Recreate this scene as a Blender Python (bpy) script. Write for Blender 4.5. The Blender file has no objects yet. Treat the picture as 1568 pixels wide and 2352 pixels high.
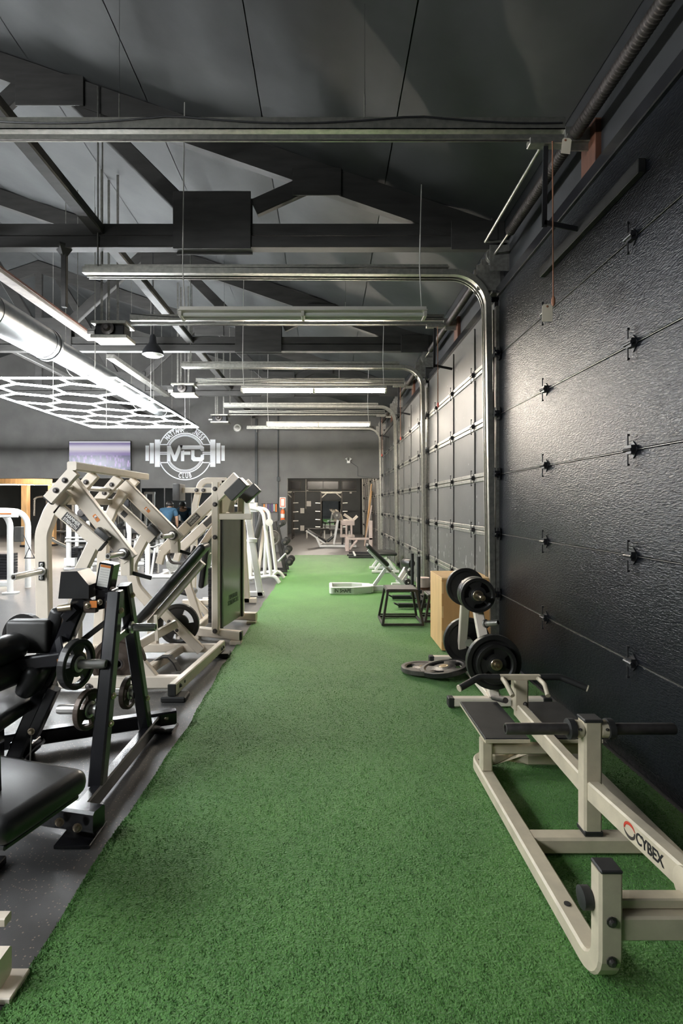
import bpy, bmesh, math, random
import numpy as np
from mathutils import Vector, Matrix, noise

random.seed(7)
scene = bpy.context.scene
C = scene.collection

# ------------------------------------------------------------------ camera
F, CX, CY, EYE = 1240.0, 750.0, 1160.0, 1.513
cam_data = bpy.data.cameras.new('camera')
cam = bpy.data.objects.new('camera', cam_data)
C.objects.link(cam)
cam.location = (0, 0, EYE)
cam.rotation_euler = (math.pi / 2, 0, 0)
cam_data.sensor_fit = 'HORIZONTAL'
cam_data.sensor_width = 24.0
cam_data.lens = F / 1568.0 * 24.0
cam_data.shift_x = (784 - CX) / 1568.0
cam_data.shift_y = -(1176 - CY) / 1568.0
cam_data.clip_start = 0.05
scene.camera = cam

# ------------------------------------------------------------------ world, exposure
world = bpy.data.worlds.new('world')
scene.world = world
world.use_nodes = True
world.node_tree.nodes['Background'].inputs[0].default_value = (0.55, 0.6, 0.65, 1)
world.node_tree.nodes['Background'].inputs[1].default_value = 0.02
scene.view_settings.view_transform = 'Standard'
scene.view_settings.look = 'None'
scene.view_settings.gamma = 1.0
scene.view_settings.use_curve_mapping = False
scene.view_settings.exposure = 0.0
scene.cycles.use_denoising = True
scene.cycles.max_bounces = 5
scene.cycles.use_adaptive_sampling = True
scene.cycles.adaptive_threshold = 0.09
scene.cycles.diffuse_bounces = 3
scene.cycles.glossy_bounces = 3
scene.cycles.sample_clamp_indirect = 6.0
scene.cycles.caustics_reflective = False
scene.cycles.caustics_refractive = False
HEX_POWER = 145.0        # emission strength of the honeycomb tubes
TUBE_POWER = 205.0       # emission strength of the lit fluorescent tubes


# ------------------------------------------------------------------ helpers
def at(x, y, Y):
    """photo pixel at depth Y -> world point"""
    return Vector(((x - CX) * Y / F, Y, EYE + (CY - y) * Y / F))


def gx(x, y, Y):
    p = at(x, y, Y)
    return p


V = Vector


def material(name, col, rough=0.5, metal=0.0, var=0.15, nscale=8.0, bump=0.0, bscale=60.0,
             stretch=(1, 1, 1), spec=0.5, coat=0.0):
    m = bpy.data.materials.new(name)
    m.use_nodes = True
    nt = m.node_tree
    b = nt.nodes['Principled BSDF']
    b.inputs['Roughness'].default_value = rough
    b.inputs['Metallic'].default_value = metal
    b.inputs['Specular IOR Level'].default_value = spec
    b.inputs['Coat Weight'].default_value = coat
    tc = nt.nodes.new('ShaderNodeTexCoord')
    mp = nt.nodes.new('ShaderNodeMapping')
    mp.inputs['Scale'].default_value = stretch
    nt.links.new(tc.outputs['Object'], mp.inputs['Vector'])
    n = nt.nodes.new('ShaderNodeTexNoise')
    n.inputs['Scale'].default_value = nscale
    n.inputs['Detail'].default_value = 4
    nt.links.new(mp.outputs[0], n.inputs['Vector'])
    r = nt.nodes.new('ShaderNodeValToRGB')
    lo = [max(0, c * (1 - var)) for c in col[:3]]
    hi = [min(1, c * (1 + var)) for c in col[:3]]
    r.color_ramp.elements[0].position = 0.3
    r.color_ramp.elements[1].position = 0.7
    r.color_ramp.elements[0].color = (*lo, 1)
    r.color_ramp.elements[1].color = (*hi, 1)
    nt.links.new(n.outputs['Fac'], r.inputs['Fac'])
    nt.links.new(r.outputs['Color'], b.inputs['Base Color'])
    if bump > 0:
        n2 = nt.nodes.new('ShaderNodeTexNoise')
        n2.inputs['Scale'].default_value = bscale
        n2.inputs['Detail'].default_value = 3
        nt.links.new(mp.outputs[0], n2.inputs['Vector'])
        bp = nt.nodes.new('ShaderNodeBump')
        bp.inputs['Strength'].default_value = bump
        bp.inputs['Distance'].default_value = 0.01
        nt.links.new(n2.outputs['Fac'], bp.inputs['Height'])
        nt.links.new(bp.outputs[0], b.inputs['Normal'])
    return m


def emission(name, col, strength):
    m = bpy.data.materials.new(name)
    m.use_nodes = True
    b = m.node_tree.nodes['Principled BSDF']
    b.inputs['Base Color'].default_value = (0.8, 0.8, 0.8, 1)
    b.inputs['Emission Color'].default_value = (*col, 1)
    b.inputs['Emission Strength'].default_value = strength
    return m


class MB:
    """collects geometry in world coordinates"""

    def __init__(s):
        s.v, s.f, s.s = [], [], []

    def add(s, verts, faces, smooth=False):
        o = len(s.v)
        s.v += [tuple(p) for p in verts]
        s.f += [tuple(i + o for i in f) for f in faces]
        s.s += ([smooth] * len(faces) if isinstance(smooth, bool) else smooth)
        return s

    def box(s, a, b, ch=0.0):
        x0, x1 = sorted((a[0], b[0])); y0, y1 = sorted((a[1], b[1])); z0, z1 = sorted((a[2], b[2]))
        if ch <= 0:
            vs = [(x, y, z) for x in (x0, x1) for y in (y0, y1) for z in (z0, z1)]
            return s.add(vs, [(0, 1, 3, 2), (4, 6, 7, 5), (0, 4, 5, 1), (2, 3, 7, 6), (0, 2, 6, 4), (1, 5, 7, 3)])
        return s.rbox(((x0 + x1) / 2, (y0 + y1) / 2, (z0 + z1) / 2), (x1 - x0, y1 - y0, z1 - z0), ch, 1)

    def rbox(s, c, size, r=0.02, seg=3, rot=None):
        """rounded box; rot = 3x3 matrix"""
        r = min(r, 0.49 * min(size))
        key = (round(size[0], 4), round(size[1], 4), round(size[2], 4), round(r, 4), seg)
        if key not in _RB:
            bm = bmesh.new()
            bmesh.ops.create_cube(bm, size=1)
            for v in bm.verts:
                v.co = V((v.co.x * size[0], v.co.y * size[1], v.co.z * size[2]))
            bmesh.ops.bevel(bm, geom=bm.edges[:], offset=r, segments=seg, profile=0.5, affect='EDGES')
            bm.verts.index_update()
            _RB[key] = ([v.co.copy() for v in bm.verts], [tuple(v.index for v in f.verts) for f in bm.faces])
            bm.free()
        vs, fs = _RB[key]
        c = V(c)
        if rot is None:
            return s.add([v + c for v in vs], fs, seg > 1)
        return s.add([rot @ v + c for v in vs], fs, seg > 1)

    def sweep(s, path, sec, up=(0, 0, 1), closed=False, smooth=False, caps=True):
        path = [V(p) for p in path]
        up = V(up)
        n, k = len(path), len(sec)
        rings = []
        for i, p in enumerate(path):
            if closed:
                a, b = path[i - 1], path[(i + 1) % n]
                t0, t1 = (p - a).normalized(), (b - p).normalized()
            else:
                t0 = (p - path[i - 1]).normalized() if i > 0 else None
                t1 = (path[i + 1] - p).normalized() if i < n - 1 else None
                t0 = t0 or t1
                t1 = t1 or t0
            t = (t0 + t1)
            t = t.normalized() if t.length > 1e-6 else t1
            u = up - t * up.dot(t)
            if u.length < 1e-3:
                alt = V((0, 1, 0)) if abs(t.y) < 0.9 else V((1, 0, 0))
                u = alt - t * alt.dot(t)
            u.normalize()
            side = t.cross(u).normalized()
            cosh = max(0.35, t.dot(t1))
            bend = (t1 - t0)
            ring = []
            for (sx, sy) in sec:
                off = side * sx + u * sy
                if bend.length > 1e-4:
                    bn = bend.normalized()
                    off = off + bn * (off.dot(bn)) * (1 / cosh - 1)
                ring.append(p + off)
            rings.append(ring)
        vs = [q for r in rings for q in r]
        fs, sm = [], []
        m = n if closed else n - 1
        for i in range(m):
            j = (i + 1) % n
            for a in range(k):
                b = (a + 1) % k
                fs.append((i * k + a, i * k + b, j * k + b, j * k + a)); sm.append(smooth)
        if caps and not closed:
            fs.append(tuple(range(k - 1, -1, -1))); sm.append(False)
            fs.append(tuple((n - 1) * k + a for a in range(k))); sm.append(False)
        return s.add(vs, fs, sm)

    def rect(s, path, w, h, up=(0, 0, 1), ch=None, closed=False):
        """rectangular steel tube, w sideways, h along up"""
        c = min(w, h) * 0.13 if ch is None else ch
        a, b = w / 2, h / 2
        sec = [(-a + c, -b), (a - c, -b), (a, -b + c), (a, b - c), (a - c, b), (-a + c, b), (-a, b - c), (-a, -b + c)]
        if c <= 0:
            sec = [(-a, -b), (a, -b), (a, b), (-a, b)]
        return s.sweep(path, sec, up, closed)

    def tube(s, path, r, n=10, up=(0, 0, 1), closed=False):
        sec = [(r * math.cos(2 * math.pi * i / n), r * math.sin(2 * math.pi * i / n)) for i in range(n)]
        return s.sweep(path, sec, up, closed, True)

    def cyl(s, p0, p1, r, n=14):
        return s.tube([p0, p1], r, n, up=(0.13, 0.31, 0.94))

    def lathe(s, prof, o, axis, n=24, smooth=True):
        """prof: list of (radius, height along axis)"""
        o, ax = V(o), V(axis).normalized()
        e = V((0, 0, 1)) if abs(ax.z) < 0.9 else V((1, 0, 0))
        e1 = (e - ax * e.dot(ax)).normalized(); e2 = ax.cross(e1)
        vs = [o + ax * h + (e1 * math.cos(2 * math.pi * i / n) + e2 * math.sin(2 * math.pi * i / n)) * r
              for (r, h) in prof for i in range(n)]
        fs, sm = [], []
        for j in range(len(prof) - 1):
            steep = True
            for i in range(n):
                k = (i + 1) % n
                fs.append((j * n + i, j * n + k, (j + 1) * n + k, (j + 1) * n + i)); sm.append(smooth)
        if prof[0][0] > 1e-4:
            fs.append(tuple(range(n - 1, -1, -1))); sm.append(False)
        if prof[-1][0] > 1e-4:
            fs.append(tuple((len(prof) - 1) * n + i for i in range(n))); sm.append(False)
        return s.add(vs, fs, sm)

    def prism(s, poly, off):
        off = V(off); poly = [V(p) for p in poly]; n = len(poly)
        vs = poly + [p + off for p in poly]
        fs = [tuple(range(n - 1, -1, -1)), tuple(range(n, 2 * n))]
        fs += [(i, (i + 1) % n, n + (i + 1) % n, n + i) for i in range(n)]
        return s.add(vs, fs)

    def build(s, name, mat, parent=None, label=None, kind=None):
        o = origin(parent)
        me = bpy.data.meshes.new(name)
        me.from_pydata([(x - o[0], y - o[1], z - o[2]) for (x, y, z) in s.v], [], s.f)
        me.polygons.foreach_set('use_smooth', s.s)
        me.update()
        bm = bmesh.new(); bm.from_mesh(me)
        bmesh.ops.recalc_face_normals(bm, faces=bm.faces[:])
        bm.to_mesh(me); bm.free()
        if any(s.s):
            me.set_sharp_from_angle(angle=math.radians(38))
        me.materials.append(mat)
        return link(name, me, parent, label, kind)


_RB = {}
_ORG = {}


def origin(parent):
    o = V((0, 0, 0))
    while parent is not None:
        o = o + V(parent.location)
        parent = parent.parent
    return o


def link(name, me, parent=None, label=None, kind=None, loc=None):
    ob = bpy.data.objects.new(name, me)
    C.objects.link(ob)
    if parent is not None:
        ob.parent = parent
    if loc is not None:
        ob.location = loc
    if label:
        ob['label'] = label
    if kind:
        ob['kind'] = kind
    return ob


def thing(name, label, cat, loc=(0, 0, 0), group=None):
    o = bpy.data.objects.new(name, None)
    C.objects.link(o)
    o.empty_display_size = 0.1
    o.location = loc
    o['label'] = label
    o['category'] = cat
    if group:
        o['group'] = group
    return o


def struct(name, loc=(0, 0, 0), label=None):
    o = bpy.data.objects.new(name, None)
    C.objects.link(o)
    o.location = loc
    o['kind'] = 'structure'
    if label:
        o['label'] = label
    return o


def sbuild(mb, name, mat, label=None):
    o = mb.build(name, mat)
    o['kind'] = 'structure'
    if label:
        o['label'] = label
    return o


def tagged(o, label, cat, group=None):
    o['label'] = label; o['category'] = cat
    if group:
        o['group'] = group
    return o


# one-part shortcuts -------------------------------------------------------
def RT(name, path, w, h, mat, parent, up=(0, 0, 1), label=None):
    return MB().rect(path, w, h, up).build(name, mat, parent, label)


def TU(name, path, r, mat, parent, n=10, label=None):
    return MB().tube(path, r, n, up=(0.05, 0.1, 1)).build(name, mat, parent, label)


def BX(name, a, b, mat, parent, ch=0.004, label=None):
    return MB().box(a, b, ch).build(name, mat, parent, label)


def frame_from(d, up=(0, 1, 0)):
    """3x3 whose x axis is d"""
    x = V(d).normalized(); u = V(up)
    z = x.cross(u).normalized(); y = z.cross(x)
    return Matrix((x, y, z)).transposed()


def PAD(name, p0, p1, width, thick, mat, parent, wdir=(0, 1, 0), r=0.03, label=None):
    """upholstered pad from p0 to p1"""
    p0, p1 = V(p0), V(p1)
    rot = frame_from(p1 - p0, wdir)
    return MB().rbox((p0 + p1) / 2, ((p1 - p0).length, width, thick), r, 3, rot).build(name, mat, parent, label)


def fillet(path, r, n=5):
    path = [V(p) for p in path]
    out = [path[0]]
    for i in range(1, len(path) - 1):
        a, b, c = path[i - 1], path[i], path[i + 1]
        d0, d1 = (a - b), (c - b)
        ang = d0.angle(d1)
        if ang > math.pi - 0.05:
            out.append(b); continue
        t = min(r / math.tan(ang / 2), 0.48 * d0.length, 0.48 * d1.length)
        rr = t * math.tan(ang / 2)
        d0.normalize(); d1.normalize()
        cen = b + (d0 + d1).normalized() * (rr / math.sin(ang / 2))
        p, q = b + d0 * t - cen, b + d1 * t - cen
        w = p.angle(q)
        for k in range(n + 1):
            s = k / n
            out.append(cen + (p * math.sin((1 - s) * w) + q * math.sin(s * w)) / math.sin(w))
    out.append(path[-1])
    return out


_BOLT = {}


def bolt(p, axis, parent, mat, r=0.012):
    key = (mat.name, round(r, 4), tuple(round(a, 2) for a in V(axis).normalized()))
    if key not in _BOLT:
        mb = MB()
        mb.lathe([(r * 1.5, 0), (r * 1.5, r * 0.25), (r, r * 0.3), (r, r * 0.9), (r * 0.6, r * 1.15)], (0, 0, 0), axis, 10)
        me = bpy.data.meshes.new('bolt')
        me.from_pydata(mb.v, [], mb.f)
        me.polygons.foreach_set('use_smooth', [False] * len(mb.f))
        me.materials.append(mat)
        _BOLT[key] = me
    return link('bolt', _BOLT[key], parent, loc=V(p) - origin(parent))


def text_mesh(body, size, depth, mat, name, parent, M, align='CENTER', label=None, squash=1.0, bold=0.0):
    cu = bpy.data.curves.new('t', 'FONT')
    cu.body = body; cu.size = size; cu.extrude = depth; cu.offset = bold
    cu.align_x = align; cu.align_y = 'CENTER'
    ob = bpy.data.objects.new('t', cu)
    C.objects.link(ob)
    dg = bpy.context.evaluated_depsgraph_get()
    me = bpy.data.meshes.new_from_object(ob.evaluated_get(dg))
    bpy.data.objects.remove(ob); bpy.data.curves.remove(cu)
    o = origin(parent)
    me.transform(Matrix.Translation(-o) @ M @ Matrix.Diagonal((squash, 1, 1, 1)))
    me.materials.clear(); me.materials.append(mat)
    return link(name, me, parent, label)


def basis(p, xdir, ydir):
    """4x4: text x along xdir, y along ydir"""
    x = V(xdir).normalized(); y = V(ydir); y = (y - x * y.dot(x)).normalized(); z = x.cross(y)
    m = Matrix((x, y, z)).transposed().to_4x4()
    m.translation = V(p)
    return m


# ------------------------------------------------------------------ materials
M = {}
M['cream'] = material('cream_powder_coat', (0.80, 0.71, 0.59), 0.38, var=0.05, bump=0.02, bscale=200)
M['white'] = material('white_powder_coat', (0.78, 0.77, 0.74), 0.38, var=0.04)
M['ivory'] = material('ivory_worn_paint', (0.54, 0.475, 0.35), 0.42, var=0.1, nscale=14, bump=0.05, bscale=120)
M['pinkish'] = material('pinkish_beige_paint', (0.62, 0.50, 0.44), 0.45, var=0.08)
M['gloss_black'] = material('gloss_black_paint', (0.010, 0.010, 0.012), 0.22, var=0.2, spec=0.6)
M['black'] = material('satin_black_paint', (0.016, 0.016, 0.018), 0.42, var=0.2)
M['vinyl'] = material('black_vinyl', (0.022, 0.022, 0.022), 0.32, var=0.2, bump=0.06, bscale=300)
M['vinyl_grey'] = material('grey_black_vinyl', (0.06, 0.058, 0.055), 0.45, var=0.2, bump=0.06, bscale=300)
M['rubber'] = material('black_rubber', (0.018, 0.018, 0.017), 0.6, var=0.3, bump=0.05, bscale=200)
M['iron'] = material('black_cast_iron', (0.022, 0.021, 0.020), 0.36, metal=0.2, var=0.3, bump=0.06, bscale=90)
M['iron_brown'] = material('worn_brown_iron', (0.075, 0.055, 0.042), 0.45, metal=0.4, var=0.35, nscale=12, bump=0.1)
M['grey_iron'] = material('grey_cast_iron', (0.13, 0.12, 0.11), 0.4, metal=0.6, var=0.3, nscale=12, bump=0.05)
M['chrome'] = material('brushed_chrome', (0.74, 0.72, 0.68), 0.30, metal=0.85, var=0.08)
M['brass'] = material('brassy_steel', (0.55, 0.46, 0.33), 0.3, metal=1.0, var=0.1)
M['dark_steel'] = material('dull_dark_steel', (0.11, 0.10, 0.095), 0.45, metal=0.8, var=0.25, nscale=20)
M['spring'] = material('oiled_spring_steel', (0.06, 0.05, 0.045), 0.55, metal=0.5, var=0.3, nscale=20)
M['galv'] = material('galvanised_steel', (0.44, 0.43, 0.38), 0.40, metal=0.9, var=0.18, nscale=25, stretch=(1, 1, 1))
M['galv_dull'] = material('dull_galvanised_steel', (0.32, 0.31, 0.28), 0.42, metal=0.8, var=0.25, nscale=25)
M['duct'] = material('spiral_duct_metal', (0.30, 0.31, 0.31), 0.34, metal=1.0, var=0.1, nscale=10)
M['truss'] = material('dark_painted_timber', (0.042, 0.040, 0.037), 0.6, var=0.25, nscale=5, stretch=(0.6, 3, 3), bump=0.08, bscale=30)
M['ceil'] = material('black_ceiling_fabric', (0.052, 0.054, 0.054), 0.62, var=0.25, nscale=1.4, bump=0.35, bscale=5)
M['wall_black'] = material('black_painted_wall', (0.03, 0.031, 0.033), 0.5, var=0.2, nscale=3)
M['wall_grey'] = material('dark_grey_painted_block', (0.128, 0.123, 0.115), 0.62, var=0.14, nscale=2.2, bump=0.25, bscale=25)
M['wall_far'] = material('charcoal_painted_wall', (0.05, 0.055, 0.056), 0.6, var=0.15, nscale=2)
M['wood'] = material('birch_plywood', (0.56, 0.31, 0.12), 0.5, var=0.12, nscale=3, stretch=(3, 3, 0.6))
M['wood_edge'] = material('pale_plywood', (0.66, 0.43, 0.20), 0.5, var=0.1, nscale=4, stretch=(3, 3, 0.6))
M['wood_post'] = material('golden_timber_post', (0.60, 0.36, 0.16), 0.55, var=0.18, nscale=5, stretch=(4, 4, 0.5))
M['wood_red'] = material('red_brown_timber', (0.10, 0.038, 0.02), 0.6, var=0.3, nscale=9, stretch=(3, 3, 0.7))
M['paper'] = material('aged_paper_tag', (0.72, 0.64, 0.50), 0.7, var=0.05)
M['label_white'] = material('white_sticker', (0.75, 0.73, 0.68), 0.5, var=0.03)
M['label_orange'] = material('orange_sticker', (0.70, 0.22, 0.04), 0.5, var=0.03)
M['label_dark'] = material('dark_name_plate', (0.05, 0.045, 0.04), 0.45, var=0.1)
M['red'] = material('red_plastic', (0.55, 0.05, 0.03), 0.4, var=0.1)
M['orange_red'] = material('orange_red_paint', (0.75, 0.16, 0.04), 0.35, var=0.08)
M['logo'] = material('white_wall_paint', (0.90, 0.92, 0.94), 0.6, var=0.03)
M['brown_rust'] = material('rusty_cord', (0.30, 0.13, 0.07), 0.7, var=0.2)
M['wire'] = material('pale_wire', (0.5, 0.48, 0.44), 0.5, var=0.1)
M['skin'] = material('skin', (0.55, 0.33, 0.22), 0.5, var=0.06)
M['hair'] = material('black_hair', (0.012, 0.010, 0.009), 0.45, var=0.3, nscale=60)
M['shirt'] = material('blue_cotton', (0.045, 0.115, 0.19), 0.8, var=0.12, nscale=12, bump=0.2, bscale=14)
M['trousers'] = material('pale_grey_cloth', (0.45, 0.45, 0.44), 0.8, var=0.1)
M['shoe'] = material('dark_shoe', (0.03, 0.03, 0.03), 0.6)
M['mirror'] = material('mirror_glass', (0.62, 0.66, 0.67), 0.03, metal=1.0, var=0.01)
M['hex_tube'] = emission('honeycomb_led_tube', (0.93, 0.97, 1.0), HEX_POWER)
M['lit_tube'] = emission('lit_fluorescent_tube', (1.0, 0.89, 0.75), TUBE_POWER)
M['dead_tube'] = material('unlit_fluorescent_tube', (0.75, 0.74, 0.70), 0.3, var=0.02)
M['fixture'] = material('white_enamel', (0.72, 0.68, 0.60), 0.4, var=0.05)


def door_skin(name, col, rough, bump, stretch, scratch=False, spec=0.5):
    m = material(name, col, rough, var=0.16, nscale=1.6, spec=spec)
    nt = m.node_tree
    b = nt.nodes['Principled BSDF']
    tc = [n for n in nt.nodes if n.type == 'TEX_COORD'][0]
    mp = nt.nodes.new('ShaderNodeMapping'); mp.inputs['Scale'].default_value = stretch
    nt.links.new(tc.outputs['Object'], mp.inputs['Vector'])
    n2 = nt.nodes.new('ShaderNodeTexNoise'); n2.inputs['Scale'].default_value = 40
    n2.inputs['Detail'].default_value = 5; n2.inputs['Distortion'].default_value = 0.6
    nt.links.new(mp.outputs[0], n2.inputs['Vector'])
    bp = nt.nodes.new('ShaderNodeBump'); bp.inputs['Strength'].default_value = bump
    bp.inputs['Distance'].default_value = 0.012
    nt.links.new(n2.outputs['Fac'], bp.inputs['Height'])
    nt.links.new(bp.outputs[0], b.inputs['Normal'])
    if scratch:   # flaked paint near the bottom of the door
        mp2 = nt.nodes.new('ShaderNodeMapping'); mp2.inputs['Scale'].default_value = (6, 11, 3.2)
        nt.links.new(nt.nodes.new('ShaderNodeNewGeometry').outputs['Position'], mp2.inputs['Vector'])
        n3 = nt.nodes.new('ShaderNodeTexNoise'); n3.inputs['Scale'].default_value = 2.2
        n3.inputs['Detail'].default_value = 6
        nt.links.new(mp2.outputs[0], n3.inputs['Vector'])
        gp = nt.nodes.new('ShaderNodeNewGeometry')
        sx = nt.nodes.new('ShaderNodeSeparateXYZ'); nt.links.new(gp.outputs['Position'], sx.inputs[0])
        mr = nt.nodes.new('ShaderNodeMapRange')
        mr.inputs['From Min'].default_value = 0.0; mr.inputs['From Max'].default_value = 1.7
        mr.inputs['To Min'].default_value = 0.0; mr.inputs['To Max'].default_value = -0.14
        nt.links.new(sx.outputs['Z'], mr.inputs['Value'])
        ad = nt.nodes.new('ShaderNodeMath'); ad.operation = 'ADD'
        nt.links.new(n3.outputs['Fac'], ad.inputs[0]); nt.links.new(mr.outputs[0], ad.inputs[1])
        rp = nt.nodes.new('ShaderNodeValToRGB')
        rp.color_ramp.elements[0].position = 0.585; rp.color_ramp.elements[1].position = 0.61
        nt.links.new(ad.outputs[0], rp.inputs['Fac'])
        mx = nt.nodes.new('ShaderNodeMix'); mx.data_type = 'RGBA'
        nt.links.new(rp.outputs['Color'], mx.inputs['Factor'])
        src = b.inputs['Base Color'].links[0].from_socket
        nt.links.new(src, mx.inputs['A'])
        mx.inputs['B'].default_value = (0.42, 0.42, 0.40, 1)
        nt.links.new(mx.outputs['Result'], b.inputs['Base Color'])
    return m


M['door_near'] = door_skin('embossed_black_door_skin', (0.008, 0.009, 0.012), 0.28, 0.36, (1, 0.8, 2.8), False, 0.23)
M['door_pan'] = door_skin('scratched_black_door_skin', (0.085, 0.082, 0.077), 0.52, 0.10, (1, 1, 1), True)


def floor_material():
    m = material('black_rubber_floor', (0.095, 0.093, 0.092), 0.36, var=0.1, nscale=3, spec=0.5)
    nt = m.node_tree; b = nt.nodes['Principled BSDF']
    tc = [n for n in nt.nodes if n.type == 'TEX_COORD'][0]
    vo = nt.nodes.new('ShaderNodeTexVoronoi'); vo.inputs['Scale'].default_value = 95
    nt.links.new(tc.outputs['Object'], vo.inputs['Vector'])
    sp = nt.nodes.new('ShaderNodeSeparateColor'); nt.links.new(vo.outputs['Color'], sp.inputs[0])
    g1 = nt.nodes.new('ShaderNodeMath'); g1.operation = 'GREATER_THAN'; g1.inputs[1].default_value = 0.78
    nt.links.new(sp.outputs[0], g1.inputs[0])
    g2 = nt.nodes.new('ShaderNodeMath'); g2.operation = 'LESS_THAN'; g2.inputs[1].default_value = 0.32
    nt.links.new(vo.outputs['Distance'], g2.inputs[0])
    mu = nt.nodes.new('ShaderNodeMath'); mu.operation = 'MULTIPLY'
    nt.links.new(g1.outputs[0], mu.inputs[0]); nt.links.new(g2.outputs[0], mu.inputs[1])
    mx = nt.nodes.new('ShaderNodeMix'); mx.data_type = 'RGBA'
    nt.links.new(mu.outputs[0], mx.inputs['Factor'])
    nt.links.new(b.inputs['Base Color'].links[0].from_socket, mx.inputs['A'])
    mx.inputs['B'].default_value = (0.30, 0.24, 0.19, 1)
    nt.links.new(mx.outputs['Result'], b.inputs['Base Color'])
    n2 = nt.nodes.new('ShaderNodeTexNoise'); n2.inputs['Scale'].default_value = 240
    nt.links.new(tc.outputs['Object'], n2.inputs['Vector'])
    bp = nt.nodes.new('ShaderNodeBump'); bp.inputs['Strength'].default_value = 0.12; bp.inputs['Distance'].default_value = 0.004
    nt.links.new(n2.outputs['Fac'], bp.inputs['Height']); nt.links.new(bp.outputs[0], b.inputs['Normal'])
    return m


def turf_material(name, blades):
    m = bpy.data.materials.new(name); m.use_nodes = True
    nt = m.node_tree; b = nt.nodes['Principled BSDF']
    b.inputs['Roughness'].default_value = 0.55
    b.inputs['Specular IOR Level'].default_value = 0.25
    tc = nt.nodes.new('ShaderNodeTexCoord')
    n1 = nt.nodes.new('ShaderNodeTexNoise'); n1.inputs['Scale'].default_value = 2.2; n1.inputs['Detail'].default_value = 5
    n2 = nt.nodes.new('ShaderNodeTexNoise'); n2.inputs['Scale'].default_value = 55; n2.inputs['Detail'].default_value = 4
    for n in (n1, n2):
        nt.links.new(tc.outputs['Object'], n.inputs['Vector'])
    r1 = nt.nodes.new('ShaderNodeValToRGB')
    e = r1.color_ramp.elements
    e[0].position = 0.25; e[0].color = (0.054, 0.172, 0.034, 1)
    e[1].position = 0.75; e[1].color = (0.112, 0.282, 0.060, 1)
    mixf = nt.nodes.new('ShaderNodeMath'); mixf.operation = 'MULTIPLY_ADD'
    mixf.inputs[1].default_value = 0.55
    if blades:
        ge = nt.nodes.new('ShaderNodeNewGeometry')
        nt.links.new(ge.outputs['Random Per Island'], mixf.inputs[0])
    else:
        nt.links.new(n2.outputs['Fac'], mixf.inputs[0])
    s = nt.nodes.new('ShaderNodeMath'); s.operation = 'MULTIPLY'; s.inputs[1].default_value = 0.5
    nt.links.new(n1.outputs['Fac'], s.inputs[0])
    nt.links.new(s.outputs[0], mixf.inputs[2])
    nt.links.new(mixf.outputs[0], r1.inputs['Fac'])
    nt.links.new(r1.outputs['Color'], b.inputs['Base Color'])
    b.inputs['Sheen Weight'].default_value = 0.12
    b.inputs['Sheen Roughness'].default_value = 0.4
    if blades:      # soft pile: shade the fibres with a mostly upward normal
        vm = nt.nodes.new('ShaderNodeVectorMath'); vm.operation = 'MULTIPLY_ADD'
        vm.inputs[1].default_value = (0.6, 0.6, 0.6); vm.inputs[2].default_value = (0, 0, 0.6)
        nt.links.new(ge.outputs['Normal'], vm.inputs[0])
        vn = nt.nodes.new('ShaderNodeVectorMath'); vn.operation = 'NORMALIZE'
        nt.links.new(vm.outputs[0], vn.inputs[0]); nt.links.new(vn.outputs[0], b.inputs['Normal'])
    if not blades:
        bp = nt.nodes.new('ShaderNodeBump'); bp.inputs['Strength'].default_value = 0.9; bp.inputs['Distance'].default_value = 0.012
        n3 = nt.nodes.new('ShaderNodeTexNoise'); n3.inputs['Scale'].default_value = 120; n3.inputs['Detail'].default_value = 5
        nt.links.new(tc.outputs['Object'], n3.inputs['Vector'])
        nt.links.new(n3.outputs['Fac'], bp.inputs['Height']); nt.links.new(bp.outputs[0], b.inputs['Normal'])
    return m


M['floor'] = floor_material()
M['turf'] = turf_material('green_turf_mat', False)
M['blade'] = turf_material('green_turf_blades', True)

# ================================================================== THE SETTING
XW = 1.763            # inner face of the garage doors
YB = 17.4             # cross wall with the logo
YF = 29.0             # far wall of the back room
XL = -16.0            # left wall of the hall
RIDGE_X = -7.0


def roof_z(x):
    if x >= RIDGE_X:
        return 4.45 + 0.345 * (1.76 - x)
    return roof_z(2 * RIDGE_X - x)


sbuild(MB().box((XL, -13, -0.12), (2.1, 31, 0)), 'floor', M['floor'], 'speckled black rubber gym floor')

# turf strip ---------------------------------------------------------------
TX0, TX1, TY0, TY1 = -0.962, 1.735, 0.2, 16.3
turf = struct('floor_turf', (0.4, 8, 0), 'long green artificial turf strip laid along the garage doors')
edge = []
rng = np.random.default_rng(3)
nY = 120
mb = MB()
ys = np.linspace(TY0, TY1, nY)
lx = TX0 + 0.012 * np.sin(ys * 2.1) + 0.006 * np.sin(ys * 7.3) + rng.normal(0, 0.003, nY)
vs, fs = [], []
for i, y in enumerate(ys):
    vs += [(lx[i], y, 0.0005), (lx[i], y, 0.007), (TX1, y, 0.007), (TX1, y, 0.0005)]
    if i:
        o = 4 * i
        fs += [(o - 4, o - 3, o + 1, o), (o - 3, o - 2, o + 2, o + 1), (o - 2, o - 1, o + 3, o + 2)]
fs += [(0, 3, 2, 1), (4 * nY - 4, 4 * nY - 3, 4 * nY - 2, 4 * nY - 1)]
mb.add(vs, fs)
mb.build('turf_backing', M['turf'], turf)

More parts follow.
